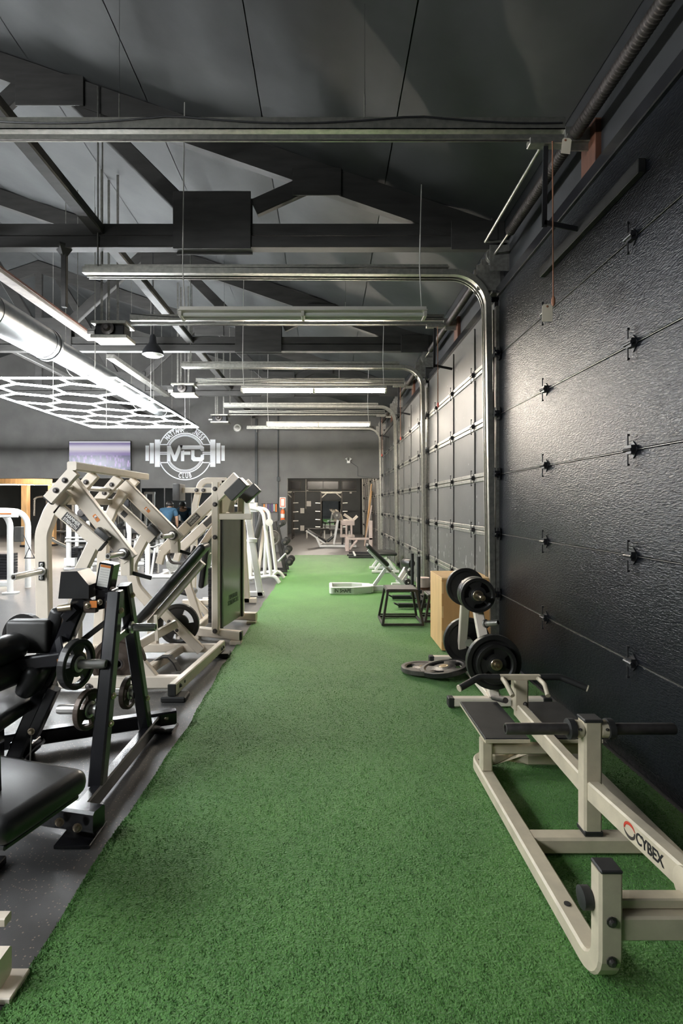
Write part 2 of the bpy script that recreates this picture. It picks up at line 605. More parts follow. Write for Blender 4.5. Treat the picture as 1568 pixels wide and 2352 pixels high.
# pile: short triangular blades, dense where the camera sees them singly
NB = 260000
u = rng.random(NB)
by = 0.95 + (15.0 - 0.95) * u ** 2.8
bx = TX0 + (TX1 - TX0) * rng.random(NB)
nE = 9000
by[:nE] = 0.95 + 11 * rng.random(nE) ** 1.6
bx[:nE] = TX0 + 0.035 * rng.random(nE) ** 1.5
bx = bx + np.interp(by, ys, lx) - TX0
bx = np.minimum(bx, TX1)
ang = rng.random(NB) * 2 * np.pi
hgt = (0.004 + 0.007 * rng.random(NB)) * np.clip(1.15 - by / 9, 0.2, 1)
wid = 0.0008 + 0.0010 * rng.random(NB) + 0.0005 * by
lean = (rng.random(NB) - 0.5) * 0.012
lean2 = (rng.random(NB) - 0.5) * 0.012
co = np.empty((NB, 3, 3), dtype=np.float32)
co[:, 0, 0] = bx - wid * np.cos(ang); co[:, 0, 1] = by - wid * np.sin(ang); co[:, 0, 2] = 0.006
co[:, 1, 0] = bx + wid * np.cos(ang); co[:, 1, 1] = by + wid * np.sin(ang); co[:, 1, 2] = 0.006
co[:, 2, 0] = bx + lean; co[:, 2, 1] = by + lean2; co[:, 2, 2] = 0.006 + hgt
co -= np.array([0.4, 8, 0], dtype=np.float32)
me = bpy.data.meshes.new('turf_pile')
me.vertices.add(NB * 3); me.vertices.foreach_set('co', co.reshape(-1))
me.loops.add(NB * 3); me.loops.foreach_set('vertex_index', np.arange(NB * 3, dtype=np.int32))
me.polygons.add(NB); me.polygons.foreach_set('loop_start', np.arange(0, NB * 3, 3, dtype=np.int32))
me.update(calc_edges=True)
me.materials.append(M['blade'])
link('turf_pile', me, turf, kind='stuff')

# ceiling: wide fabric-faced roof panels, billowing between the trusses ------
ceiling = struct('ceiling', (0, 0, 0), 'dark fabric faced pitched roof lining with long seams')
PW = 1.23
x_hi = 1.83
k = 0
while x_hi > RIDGE_X + 0.01:
    x_lo = max(RIDGE_X, (0.604 - PW * (k - 0)) if True else 0)
    vs, fs = [], []
    ny, nx = 150, 12
    for j in range(ny + 1):
        y = -13 + 43.5 * j / ny
        for i in range(nx + 1):
            t = i / nx
            x = x_hi - 0.005 - (x_hi - x_lo - 0.010) * t
            w = math.sin(math.pi * t)
            s = noise.noise(V((x * 0.9, y * 0.55, 3.1))) * 0.06 * w + noise.noise(V((x * 3.1, y * 1.9, 9.1))) * 0.03 * w + noise.noise(V((x * 1.2, y * 4.5, 2.1))) * 0.02 * w
            z = roof_z(x) - 0.02 * w + s
            vs.append((x, y, z))
    for j in range(ny):
        for i in range(nx):
            a = j * (nx + 1) + i
            fs.append((a, a + 1, a + nx + 2, a + nx + 1))
    top = len(vs)
    pm = MB().add(vs, fs, True)
    pm.prism([(x_hi - 0.006, -13, roof_z(x_hi) + 0.08), (x_lo + 0.006, -13, roof_z(x_lo) + 0.08),
              (x_lo + 0.006, -13, roof_z(x_lo) + 0.14), (x_hi - 0.006, -13, roof_z(x_hi) + 0.14)], (0, 43.5, 0))
    pm.build('panel', M['ceil'], ceiling)
    x_hi = x_lo
    k += 1
# far slope of the roof
MB().prism([(RIDGE_X, -13, roof_z(RIDGE_X)), (XL, -13, roof_z(XL)), (XL, -13, roof_z(XL) + 0.12),
            (RIDGE_X, -13, roof_z(RIDGE_X) + 0.12)], (0, 43.5, 0)).build('far_slope', M['ceil'], ceiling)

# walls ----------------------------------------------------------------------
sbuild(MB().box((XL - 0.2, -13, 0), (XL, 31, 5.2)), 'wall_left', M['wall_far'], 'dark left wall of the hall')
sbuild(MB().prism([(XL, -13.2, 0), (2.1, -13.2, 0), (2.1, -13.2, 4.6), (RIDGE_X, -13.2, 7.6), (XL, -13.2, 4.6)], (0, 0.2, 0)),
       'wall_rear', M['wall_grey'], 'grey wall behind the viewpoint')
hdr = 2.375
sbuild(MB().prism([(XL, YB, hdr), (1.86, YB, hdr), (1.86, YB, roof_z(1.86)), (RIDGE_X, YB, roof_z(RIDGE_X)), (XL, YB, roof_z(XL))], (0, 0.25, 0))
       .box((-6.0, YB, 0), (-1.27, YB + 0.25, hdr)),
       'wall_back', M['wall_grey'], 'dark grey block cross wall above the openings')
sbuild(MB().box((XL, YF, 0), (2.1, YF + 0.2, 7.6)), 'wall_far', M['wall_far'], 'charcoal far wall of the back room')
sbuild(MB().box((-5.3, YB + 0.25, 0), (-5.1, YF, 6.9)), 'wall_divider', M['wall_far'], 'dark dividing wall beyond the opening')
# right wall: header over the doors and piers between them
DOORS = [(1.87, 5.53), (5.68, 9.30), (9.43, 13.08), (13.21, 16.87), (17.75, 21.40), (21.55, 25.2)]
rw = MB().box((1.83, -13, 3.66), (2.1, 31, 4.62))
ye = -13
for (a, b) in DOORS:
    rw.box((1.80, ye, 0), (2.1, a - 0.012, 3.66))
    ye = b + 0.012
rw.box((1.80, ye, 0), (2.1, 31, 3.66))
sbuild(rw, 'wall_right', M['wall_black'], 'black painted wall and header around the garage doors')
# vertical conduits and corner strip on the cross wall
sbuild(MB().box((-2.30, YB - 0.05, 0), (-2.22, YB, 4.3), 0.01), 'trim_1', M['wall_far'], 'dark vertical corner strip on the cross wall')
sbuild(MB().cyl((-1.56, YB - 0.03, 0.3), (-1.56, YB - 0.03, 4.6), 0.018).box((-1.60, YB - 0.06, 2.28), (-1.50, YB, 2.42), 0.005),
       'trim_2', M['wall_far'], 'dark electrical conduit with junction box on the cross wall')
sbuild(MB().cyl((-2.25, YB - 0.04, 3.85), (-2.25, YB - 0.04, 4.02), 0.018).cyl((-2.25, YB - 0.04, 4.0), (1.5, YB - 0.04, 4.0), 0.018),
       'trim_3', M['galv_dull'], 'pale horizontal conduit high on the cross wall')

# trusses ----------------------------------------------------------------------
def truss(Y, label):
    t = thing('roof_truss', label, 'truss', (-2, Y, 4.17), 'timber roof trusses')
    m = M['truss']
    x0, x1 = 1.75, XL + 0.05
    BX('bottom_chord', (x1, Y - 0.045, 4.30), (x0, Y + 0.045, 4.42), m, t)
    BX('bottom_chord', (x1, Y - 0.06, 4.17), (x0, Y + 0.06, 4.285), m, t)
    d = 0.16
    for sgn in (1,):
        MB().prism([(1.75, Y - 0.05, roof_z(1.75) - 0.03), (RIDGE_X, Y - 0.05, roof_z(RIDGE_X) - 0.03),
                    (RIDGE_X, Y - 0.05, roof_z(RIDGE_X) - 0.31), (1.75, Y - 0.05, roof_z(1.75) - 0.31)], (0, 0.1, 0)).build('top_chord', m, t)
    MB().prism([(XL + .05, Y - 0.05, roof_z(XL) - 0.03), (RIDGE_X, Y - 0.05, roof_z(RIDGE_X) - 0.03),
                (RIDGE_X, Y - 0.05, roof_z(RIDGE_X) - 0.31), (XL + .05, Y - 0.05, roof_z(XL) - 0.31)], (0, 0.1, 0)).build('top_chord', m, t)
    # gusset plates on the bottom chord
    for gx0, gx1, gz1 in ((-1.58, -0.78, 4.74), (-5.2, -4.4, 4.74)):
        BX('gusset_plate', (gx0, Y - 0.075, 4.15), (gx1, Y - 0.06, gz1), m, t, 0.003)
        BX('gusset_plate', (gx0, Y + 0.06, 4.15), (gx1, Y + 0.075, gz1), m, t, 0.003)
    BX('gusset_plate', (1.28, Y - 0.075, 4.14), (1.76, Y - 0.06, 4.44), m, t, 0.003)
    BX('splice_plate', (-2.15, Y - 0.07, 4.18), (-0.8, Y - 0.058, 4.28), m, t, 0.003)
    # webs
    def web(a, b, w=0.17):
        MB().rect([(a[0], Y, a[1]), (b[0], Y, b[1])], w, 0.08, up=(0, 1, 0)).build('web', m, t)
    web((-0.75, 4.60), (-0.05, roof_z(-0.05) - 0.16))
    web((-1.50, 4.62), (-2.65, roof_z(-2.65) - 0.20))
    web((-4.50, 4.62), (-3.10, roof_z(-3.10) - 0.20))
    web((-5.1, 4.62), (-6.6, roof_z(-6.6) - 0.2))
    web((RIDGE_X, 4.4), (RIDGE_X, roof_z(RIDGE_X) - 0.2))
    BX('gusset_plate', (-3.2, Y - 0.075, roof_z(-2.85) - 0.42), (-2.5, Y - 0.06, roof_z(-2.85) - 0.1), m, t, 0.003)
    BX('gusset_plate', (-0.35, Y - 0.075, roof_z(0) - 0.36), (0.15, Y - 0.06, roof_z(0) - 0.08), m, t, 0.003)
    # post down to the floor side of the wall
    BX('post', (1.70, Y - 0.07, 3.7), (1.83, Y + 0.07, 4.5), m, t)
    return t


for Y, lab in ((5.62, 'nearest dark timber roof truss, spanning above the first garage door track'),
               (9.37, 'second dark timber roof truss, above the lit hanging tube lamps'),
               (13.15, 'third dark timber roof truss, nearest the logo wall'),
               (1.75, 'dark timber roof truss above the near end of the turf'),
               (21.4, 'dark timber roof truss in the back room beyond the cross wall')):
    truss(Y, lab)

# longitudinal braces
def brace(x, z, y0, y1, w, h, label):
    o = MB().rect([(x, y0, z), (x, y1, z)], w, h).build('ceiling_brace', M['truss'])
    tagged(o, label, 'beam')


brace(-2.36, 4.36, 1.8, YB - 0.01, 0.13, 0.10, 'dark lengthwise timber brace crossing above the trusses')
brace(-5.75, 4.36, 1.8, YB - 0.01, 0.10, 0.10, 'dark lengthwise timber brace left of the silver duct')

# ------------------------------------------------------------------ garage doors
def hinge_mesh():
    mb = MB()
    mb.prism([(-0.006, -0.05, 0), (-0.006, 0, -0.05), (-0.006, 0.05, 0), (-0.006, 0, 0.05)], (0.006, 0, 0))
    mb.box((-0.034, -0.032, -0.024), (-0.004, 0.022, 0.026))
    mb.cyl((-0.034, -0.04, 0), (-0.034, 0.04, 0), 0.010, 8)
    mb.cyl((-0.030, 0.01, -0.085), (-0.030, 0.01, 0.085), 0.0045, 6)
    mb.box((-0.036, 0.003, 0.08), (-0.022, 0.018, 0.092))
    mb.box((-0.036, 0.003, -0.092), (-0.022, 0.018, -0.08))
    me = bpy.data.meshes.new('hinge'); me.from_pydata(mb.v, [], mb.f); me.materials.append(M['black'])
    return me


def roller_mesh():
    mb = MB()
    mb.box((-0.01, -0.045, -0.06), (0, 0.045, 0.06))
    mb.box((-0.055, -0.03, -0.03), (-0.008, 0.03, 0.03))
    mb.cyl((-0.045, -0.07, 0), (-0.045, 0.07, 0), 0.012, 8)
    mb.cyl((-0.05, -0.02, 0.03), (-0.05, -0.02, 0.06), 0.006, 6)
    me = bpy.data.meshes.new('roller_bracket'); me.from_pydata(mb.v, [], mb.f); me.materials.append(M['gloss_black'])
    return me


HINGE, ROLLER = hinge_mesh(), roller_mesh()
TRK = [(-0.028, -0.03), (0.028, -0.03), (0.028, -0.018), (0.024, -0.018), (0.024, -0.026), (-0.024, -0.026),
       (-0.024, 0.026), (0.024, 0.026), (0.024, 0.018), (0.028, 0.018), (0.028, 0.03), (-0.028, 0.03)]


def track_path(y, ztop=3.90, xend=-2.5, lean=0.05):
    r = 0.36
    pts = [V((XW - 0.055, y, 0.03)), V((XW - 0.055 - lean, y, ztop - r))]
    xs = XW - 0.055 - lean
    for i in range(1, 11):
        a = math.pi / 2 * i / 10
        pts.append(V((xs - r * (1 - math.cos(a)), y, ztop - r + r * math.sin(a))))
    pts.append(V((xend, y, ztop + 0.02)))
    return pts


def garage_door(n, y0, y1, near):
    lab = ['nearest embossed black garage door', 'second black garage door with thin metal rails',
           'third black garage door with thin metal rails', 'fourth black garage door beside the cross wall',
           'garage door in the back room', 'farthest garage door in the back room'][n - 1]
    d = struct('door_%d' % n, (XW, (y0 + y1) / 2, 0), lab)
    org = V(d.location)
    S = 0.61
    yc = (y0 + y1) / 2
    # six sections sharing one mesh
    h = S - 0.007
    mb = MB()
    mb.rbox((0.02, 0, h / 2), (0.04, y1 - y0, h), 0.004, 1)
    me = bpy.data.meshes.new('section'); me.from_pydata(mb.v, [], mb.f)
    me.materials.append(M['door_near'] if near else M['door_pan'])
    for i in range(6):
        link('section', me, d, loc=(0, 0, i * S + 0.003))
    # bright lip in each joint / metal rails
    if near:
        mb = MB().box((-0.003, -(y1 - y0) / 2, -0.0015), (0.02, (y1 - y0) / 2, 0.001))
        me = bpy.data.meshes.new('joint_lip'); me.from_pydata(mb.v, [], mb.f); me.materials.append(M['galv_dull'])
        for i in range(1, 6):
            link('joint_lip', me, d, loc=(0, 0, i * S))
    else:
        mb = MB().box((-0.014, -(y1 - y0) / 2, 0), (0, (y1 - y0) / 2, 0.045), 0.004)
        me = bpy.data.meshes.new('rail'); me.from_pydata(mb.v, [], mb.f); me.materials.append(M['galv_dull'])
        for i in range(1, 6):
            link('rail', me, d, loc=(0, 0, i * S + 0.004))
            link('rail', me, d, loc=(0, 0, i * S - 0.049))
        mb = MB().box((-0.016, -0.022, 0), (0, 0.022, S - 0.11), 0.003)
        ms = bpy.data.meshes.new('stile'); ms.from_pydata(mb.v, [], mb.f); ms.materials.append(M['door_pan'])
        for dy in (-1.07, 0, 1.07):
            for i in range(6):
                link('stile', ms, d, loc=(0, dy, i * S + 0.052))
    cols = [-1.22 + 0.62, 0.62, -1.22 - 0.0] if False else None
    hy = [y1 - 0.0 - 1.2, y1 - 2.43] if near else [yc - 1.07, yc, yc + 1.07]
    for y in hy:
        for i in range(1, 6):
            link('hinge', HINGE, d, loc=(-0.014 if not near else 0, y - org.y, i * S))
    for y in (y0 + 0.05, y1 - 0.05):
        for i in range(0, 6):
            link('roller_bracket', ROLLER, d, loc=(-0.012, y - org.y, max(0.08, i * S)))
    # tracks, with an angle iron against the jamb
    for y, sg in ((y0 - 0.02, 1), (y1 + 0.02, -1)):
        p = track_path(y)
        mb = MB().sweep(p, [(a * sg, b) for a, b in TRK], up=(0, 1, 0)) if False else MB()
        sec = [(a, b * sg) for a, b in TRK]
        mb.sweep(p, sec, up=(0, sg, 0))
        tr = mb.build('track', M['galv'], d)
        # stiffening angle on the level run
        MB().box((-2.5, y - 0.03, 3.945), (1.25, y + 0.03, 3.955)).box((-2.5, y - 0.03 * sg - 0.003, 3.945), (1.25, y - 0.03 * sg + 0.003, 4.0)).build('track_angle', M['galv'], d)
        MB().box((XW - 0.03, y - 0.03, 0.02), (XW + 0.03, y + 0.03, 3.55)).build('jamb_angle', M['galv_dull'], d)
        # flag bracket at the head
        BX('flag_bracket', (XW - 0.22, y - 0.004, 3.72), (XW + 0.02, y + 0.004, 3.98), M['galv_dull'], d, 0)
        # end hanger
        TU('track_hanger', [(-2.35, y, 3.95), (-2.35, y, roof_z(-2.35) - 0.05)], 0.008, M['galv_dull'], d, 6)
    # head seal
    BX('head_seal', (XW - 0.03, y0, 3.645), (XW + 0.06, y1, 3.74), M['gloss_black'], d, 0.006)
    # torsion shaft, springs and drums
    zs, xs = 4.03, 1.685
    MB().cyl((xs, y0 + 0.02, zs), (xs, y1 - 0.02, zs), 0.013, 10).build('torsion_shaft', M['galv'], d)
    for a, b in ((yc - 1.25, yc - 0.06), (yc + 0.06, yc + 1.25)):
        n_ = 46
        prof = []
        L = b - a
        for i in range(n_):
            hh = L * i / n_
            prof += [(0.040, hh), (0.045, hh + L / n_ * 0.5)]
        MB().lathe([(0.03, -0.03), (0.048, -0.02), (0.048, 0.0)] + prof + [(0.048, L), (0.03, L + 0.03)], (xs, a, zs), (0, 1, 0), 14).build('torsion_spring', M['spring'], d)
    for y in (y0 + 0.06, y1 - 0.10):
        MB().lathe([(0.02, 0), (0.075, 0.004), (0.075, 0.012), (0.055, 0.02), (0.05, 0.05), (0.075, 0.056), (0.02, 0.065)], (xs, y, zs), (0, 1, 0), 18).build('cable_drum', M['galv_dull'], d)
        MB().box((xs - 0.05, y - 0.02, 3.86), (1.83, y - 0.014, 4.12)).build('bearing_plate', M['galv_dull'], d)
    MB().box((xs - 0.04, yc - 0.006, 3.94), (1.83, yc + 0.006, 4.10)).build('centre_bearing', M['galv'], d)
    BX('timber_pad', (1.79, yc - 0.10, 3.74), (1.835, yc + 0.10, 4.10), M['wood_red'], d, 0.003)
    if near:
        BX('strut_and_shadow', (XW - 0.045, yc - 0.72, 3.35), (XW, yc + 0.66, 3.43), M['rubber'], d, 0.004)  # one black bar for the strut plate and the shadow beside it
    return d


for i, (a, b) in enumerate(DOORS):
    garage_door(i + 1, a, b, i == 0)

# ------------------------------------------------------------------ door openers
def opener(yc, label, cord=True):
    t = thing('door_opener', label, 'door opener', (-2.95, yc, 3.80), 'garage door openers')
    z = 4.04
    # rail
    MB().box((-2.72, yc - 0.03, z + 0.03), (1.62, yc + 0.03, z + 0.036)).box((-2.72, yc - 0.03, z + 0.03), (1.62, yc - 0.026, z + 0.11)).build('rail_angle', M['galv'], t)
    MB().box((-2.72, yc - 0.018, z - 0.03), (1.66, yc + 0.018, z + 0.005), 0.004).build('rail', M['galv'], t)
    TU('chain', [(-2.7, yc - 0.022, z - 0.04), (1.5, yc - 0.022, z - 0.045)], 0.006, M['dark_steel'], t, 6)
    # header bracket and trolley
    BX('header_bracket', (1.62, yc - 0.03, z - 0.05), (1.835, yc + 0.03, z + 0.05), M['galv_dull'], t)
    BX('trolley', (1.38, yc - 0.035, z - 0.07), (1.62, yc + 0.035, z - 0.025), M['galv'], t)
    MB().rect([(1.50, yc, z - 0.06), (1.49, yc, 3.42)], 0.034, 0.012, up=(0, 1, 0)).build('door_arm', M['black'], t)
    MB().rect([(1.49, yc, 3.45), (1.74, yc, 3.40)], 0.034, 0.012, up=(0, 1, 0)).build('door_arm', M['black'], t)
    # motor
    BX('chassis', (-3.20, yc - 0.17, 3.98), (-2.72, yc + 0.17, 4.02), M['galv'], t)
    mh = MB().rbox((-2.97, yc + 0.02, 3.90), (0.40, 0.26, 0.16), 0.012, 1).build('motor_housing', M['black'], t)
    MB().lathe([(0.02, 0), (0.085, 0.005), (0.09, 0.03), (0.09, 0.05), (0.05, 0.06), (0.03, 0.1)], (-2.98, yc - 0.11, 3.92), (0, -1, 0), 18).build('pulley', M['dark_steel'], mh)
    MB().rbox((-2.95, yc - 0.02, 3.80), (0.50, 0.34, 0.05), 0.008, 1).build('cover_tray', M['galv'], t)
    MB().cyl((-3.16, yc - 0.1, 3.88), (-3.26, yc - 0.1, 3.88), 0.045, 12).build('capacitor', M['chrome'], mh)
    # perforated hangers
    for dx, dy in ((-0.12, -0.12), (0.10, -0.12), (-0.12, 0.12)):
        x = -2.95 + dx
        MB().box((x - 0.016, yc + dy - 0.003, 4.0), (x + 0.016, yc + dy + 0.003, roof_z(x) - 0.02)).build('hanger_strap', M['galv_dull'], t)
    for x in (-1.42, 0.26):
        TU('rail_hanger', [(x, yc, z + 0.08), (x, yc, z + 0.29)], 0.005, M['galv'], t, 6)
        TU('hanger_rod', [(x, yc, z + 0.28), (x, yc, roof_z(x) - 0.02)], 0.0015, M['ceil'], t, 5)
    pts = []
    for i in range(33):
        x = -2.7 + 4.3 * i / 32
        pts.append((x, yc - 0.035, z + 0.115 - 0.05 * abs(math.sin(i / 32 * math.pi * 2.6))))
    TU('power_cable', pts, 0.006, M['black'], t, 6)
    if cord:
        pc = TU('pull_cord', [(1.53, yc - 0.04, z - 0.06), (1.535, yc - 0.04, 2.93)], 0.0045, M['brown_rust'], t, 6)
        MB().lathe([(0.005, 0.0), (0.013, 0.02), (0.013, 0.05), (0.006, 0.07)], (1.535, yc - 0.04, 2.86), (0, 0, 1), 10).build('cord_handle', M['brown_rust'] if yc < 5 else M['red'], pc)
    return t


opener(3.70, 'near garage door opener with long rail crossing the top of the picture')
opener(7.49, 'garage door opener with black motor left of the unlit tube lamp')
opener(11.25, 'garage door opener with bare motor above the left end of the nearer lit lamp')
opener(15.04, 'garage door opener with motor hanging right of the honeycomb light, near the logo')


def paper_tag(p, w, h, tilt, label):
    p = V(p)
    poly = [(-w / 2, 0), (w / 2, 0), (w / 2, h - 0.012), (w / 2 - 0.012, h), (-w / 2 + 0.012, h), (-w / 2, h - 0.012)]
    c, s = math.cos(tilt), math.sin(tilt)
    pts = [p + V((x * c - z * s, 0, x * s + z * c - h)) for x, z in poly]
    t = thing('paper_tag', label, 'tag', p)
    cd = MB().prism(pts, (0.0, 0.0015, 0)).build('card', M['paper'], t)
    MB().lathe([(0.004, 0), (0.008, -0.001), (0.008, -0.002), (0.004, -0.003)], p + V((0, 0, -0.016)), (0, 1, 0), 10).build('eyelet', M['brown_rust'], cd)
    TU('string', [p + V((0, 0, -0.012)), p + V((0.015, 0.0, 0.03))], 0.0015, M['wire'], t, 5)


paper_tag((1.487, 3.64, 2.868), 0.070, 0.118, 0.0, 'blank cream paper tag at the end of the long pull cord')
paper_tag((1.600, 3.62, 3.975), 0.062, 0.105, -0.12, 'blank cream paper tag tied up at the spring shaft')

# ------------------------------------------------------------------ lamps
def tube_lamp(xc, y, z, L, lit, label):
    t = thing('fluorescent_lamp', label, 'lamp', (xc, y, z), 'hanging tube lamps')
    a, b = xc - L / 2, xc + L / 2
    MB().prism([(a, y - 0.06, z + 0.03), (a, y - 0.05, z + 0.075), (a, y + 0.05, z + 0.075), (a, y + 0.06, z + 0.03)], (L, 0, 0)).build('housing', M['fixture'], t)
    hs = t.children[0]
    MB().box((a, y - 0.10, z + 0.022), (b, y + 0.10, z + 0.03)).build('reflector', M['fixture'], t)
    m = M['lit_tube'] if lit else M['dead_tube']
    for dy in (-0.045, 0.045):
        for (p, q) in ((a + 0.03, xc - 0.02), (xc + 0.02, b - 0.03)):
            MB().cyl((p, y + dy, z - 0.005), (q, y + dy, z - 0.005), 0.019, 12).build('tube', m, t)
    for x in (a + 0.015, xc, b - 0.015):
        BX('lamp_holder', (x - 0.016, y - 0.08, z - 0.03), (x + 0.016, y + 0.08, z + 0.022), M['fixture'], hs, 0.003)
    for x in (a + 0.04, b - 0.04):
        TU('hanger_wire', [(x, y, z + 0.07), (x - 0.02, y, z + 0.5), (x, y, roof_z(x) - 0.02)], 0.006, M['wire'], t, 6)
    return t


tube_lamp(-0.235, 5.38, 3.40, 2.44, False, 'unlit white hanging tube lamp, nearest of the row')
tube_lamp(-0.215, 9.10, 3.44, 2.44, True, 'lit hanging tube lamp in the middle of the row')
tube_lamp(-0.195, 12.72, 3.40, 2.44, True, 'lit hanging tube lamp nearest the cross wall')
tube_lamp(-0.2, 20.2, 3.40, 2.44, True, 'lit tube lamp in the back room behind the header')
tube_lamp(-0.2, 24.6, 3.40, 2.44, True, 'lit tube lamp at the far end of the back room')
tube_lamp(-11.9, 21.5, 2.33, 3.6, True, 'low lit tube lamp beyond the timber posts on the far left')
tube_lamp(-9.4, 18.9, 3.0, 2.44, True, 'added tube lamp, unseen behind the television wall, brightening the side room')  # unseen lamp, added so the timber posts get more light
tube_lamp(-8.2, 24.5, 3.0, 2.44, True, 'added unseen tube lamp deep in the left side room, brightening it')  # another unseen lamp added to lift the side room


def hex_light(x0, x1, y0, y1, z, label, s=0.54):
    t = thing('honeycomb_light', label, 'lamp', ((x0 + x1) / 2, (y0 + y1) / 2, z), 'honeycomb ceiling lights')
    segs = set()

    def key(p):
        return (round(p[0], 3), round(p[1], 3))

    def clip(p, q):
        t0, t1 = 0.0, 1.0
        dx, dy = q[0] - p[0], q[1] - p[1]
        for pp, qq in ((-dx, p[0] - x0), (dx, x1 - p[0]), (-dy, p[1] - y0), (dy, y1 - p[1])):
            if abs(pp) < 1e-9:
                if qq < 0:
                    return None
            else:
                r = qq / pp
                if pp < 0:
                    t0 = max(t0, r)
                else:
                    t1 = min(t1, r)
        if t1 - t0 < 0.02:
            return None
        return ((p[0] + dx * t0, p[1] + dy * t0), (p[0] + dx * t1, p[1] + dy * t1))
    nx = 3
    w = (x1 - x0) / nx            # cell width across flats
    s = w / math.sqrt(3)
    row = 0
    y = y0 + 0.12
    while y < y1 + s:
        for i in range(-1, nx + 2):
            cx = x0 + w * (i + 0.5) + (w / 2 if row % 2 else 0)
            pts = [(cx + w / 2, y - s / 2), (cx + w / 2, y + s / 2), (cx, y + s), (cx - w / 2, y + s / 2), (cx - w / 2, y - s / 2), (cx, y - s)]
            for a in range(6):
                c = clip(pts[a], pts[(a + 1) % 6])
                if c:
                    k1, k2 = key(c[0]), key(c[1])
                    if (abs(k1[0] - k2[0]) < .002 and min(abs(k1[0] - x0), abs(k1[0] - x1)) < .01):
                        continue
                    segs.add((min(k1, k2), max(k1, k2)))
        y += 1.5 * s
        row += 1
    cs = [(x0, y0), (x1, y0), (x1, y1), (x0, y1)]
    for a in range(4):
        p, q = cs[a], cs[(a + 1) % 4]
        n = 2 if a % 2 == 0 else 4
        for j in range(n):
            segs.add(((p[0] + (q[0] - p[0]) * j / n, p[1] + (q[1] - p[1]) * j / n), (p[0] + (q[0] - p[0]) * (j + 1) / n, p[1] + (q[1] - p[1]) * (j + 1) / n)))
    for p, q in segs:
        MB().cyl((p[0], p[1], z), (q[0], q[1], z), 0.015, 6).build('tube', M['hex_tube'], t)
    for x in (x0 + 0.3, x1 - 0.3):
        for yy in (y0, (y0 + y1) / 2, y1):
            TU('hanger_wire', [(x, yy, z + 0.02), (x, yy, roof_z(x) - 0.03)], 0.003, M['wire'], t, 5)


hex_light(-5.40, -2.98, 7.64, 12.5, 3.31, 'glowing white honeycomb light in front of the logo wall')
hex_light(-6.4, -4.0, -2.2, 2.66, 3.31, 'honeycomb light to the left of the viewpoint')
hex_light(-11.6, -9.2, 7.64, 12.5, 3.31, 'unseen honeycomb light added at the far left of the hall')  # out of view, added for ambient light from the left

# silver spiral duct above the honeycomb light
duct = thing('spiral_duct', 'silver spiral air duct running above the honeycomb light', 'duct', (-3.9, 9, 3.75))


def duct_run(y0, y1, r):
    prof = []
    n = max(1, int((y1 - y0) / 1.22))
    for i in range(n):
        h = (y1 - y0) * i / n
        prof += [(r, h), (r, h + 1.10), (r + 0.006, h + 1.105), (r + 0.006, h + 1.13), (r, h + 1.135)]
    prof.append((r, y1 - y0))
    MB().lathe(prof, (-3.92, y0, 3.76), (0, 1, 0), 32).build('duct_section', M['duct'], duct)


duct_run(-1.0, 7.55, 0.215)
duct_run(7.62, 15.6, 0.165)
MB().lathe([(0.165, 0.0), (0.228, 0.0), (0.228, 0.05), (0.165, 0.08)], (-3.92, 7.54, 3.76), (0, 1, 0), 32).build('duct_collar', M['duct'], duct)
for y in (2.0, 5.0, 8.6, 11.5, 14.5):
    MB().tube([(-3.92 + 0.235 * math.cos(a), y, 3.76 + 0.235 * math.sin(a)) for a in np.linspace(math.pi, 2 * math.pi, 9)] +
              [(-3.685, y, roof_z(-3.7) - 0.02)], 0.006, 6, up=(0, 1, 0)).build('strap', M['galv_dull'], duct)
    TU('strap', [(-4.155, y, 3.76), (-4.155, y, roof_z(-4.15) - 0.02)], 0.006, M['galv_dull'], duct, 6)

# wooden-edged strip hanging above the duct
M['strip_board'] = material('weathered_pale_board', (0.36, 0.31, 0.27), 0.6, var=0.2, nscale=9)
st = thing('ceiling_strip', 'pale strip with brown timber edge hanging above the silver duct', 'strip', (-3.76, 7.3, 4.18))
BX('plank', (-3.86, 4.6, 4.20), (-3.70, 8.72, 4.235), M['wood_red'], st)
BX('underside', (-3.855, 4.61, 4.16), (-3.705, 8.71, 4.20), M['strip_board'], st)
for y in (5.2, 8.2):
    TU('strip_hanger', [(-3.78, y, 4.23), (-3.78, y, roof_z(-3.78) - 0.02)], 0.006, M['galv_dull'], st, 6)
st = thing('ceiling_strip', 'grey metal strip lamp housing further along the ceiling, left of the motors', 'strip', (-3.8, 11.2, 4.15))
BX('housing', (-3.92, 9.6, 4.12), (-3.78, 13.0, 4.20), M['galv_dull'], st)
for y in (10, 12.6):
    TU('strip_hanger', [(-3.85, y, 4.19), (-3.85, y, roof_z(-3.85) - 0.02)], 0.006, M['galv_dull'], st, 6)

# dark high-bay bell lamp
p = at(351, 815, 9.0)
hb = thing('bell_lamp', 'dark unlit bell shaped lamp hanging beside the opener motor', 'lamp', p)
MB().lathe([(0.03, 0.34), (0.05, 0.30), (0.06, 0.2), (0.11, 0.14), (0.165, 0.06), (0.175, 0.0), (0.165, 0.0), (0.10, 0.12)], p, (0, 0, 1), 24).build('shade', M['black'], hb)
MB().lathe([(0.16, 0.01), (0.12, -0.03), (0.02, -0.045)], p, (0, 0, 1), 24).build('lens', M['galv_dull'], hb)
TU('stem', [p + V((0, 0, 0.33)), V((p.x, p.y, roof_z(p.x) - 0.02))], 0.008, M['black'], hb, 6)

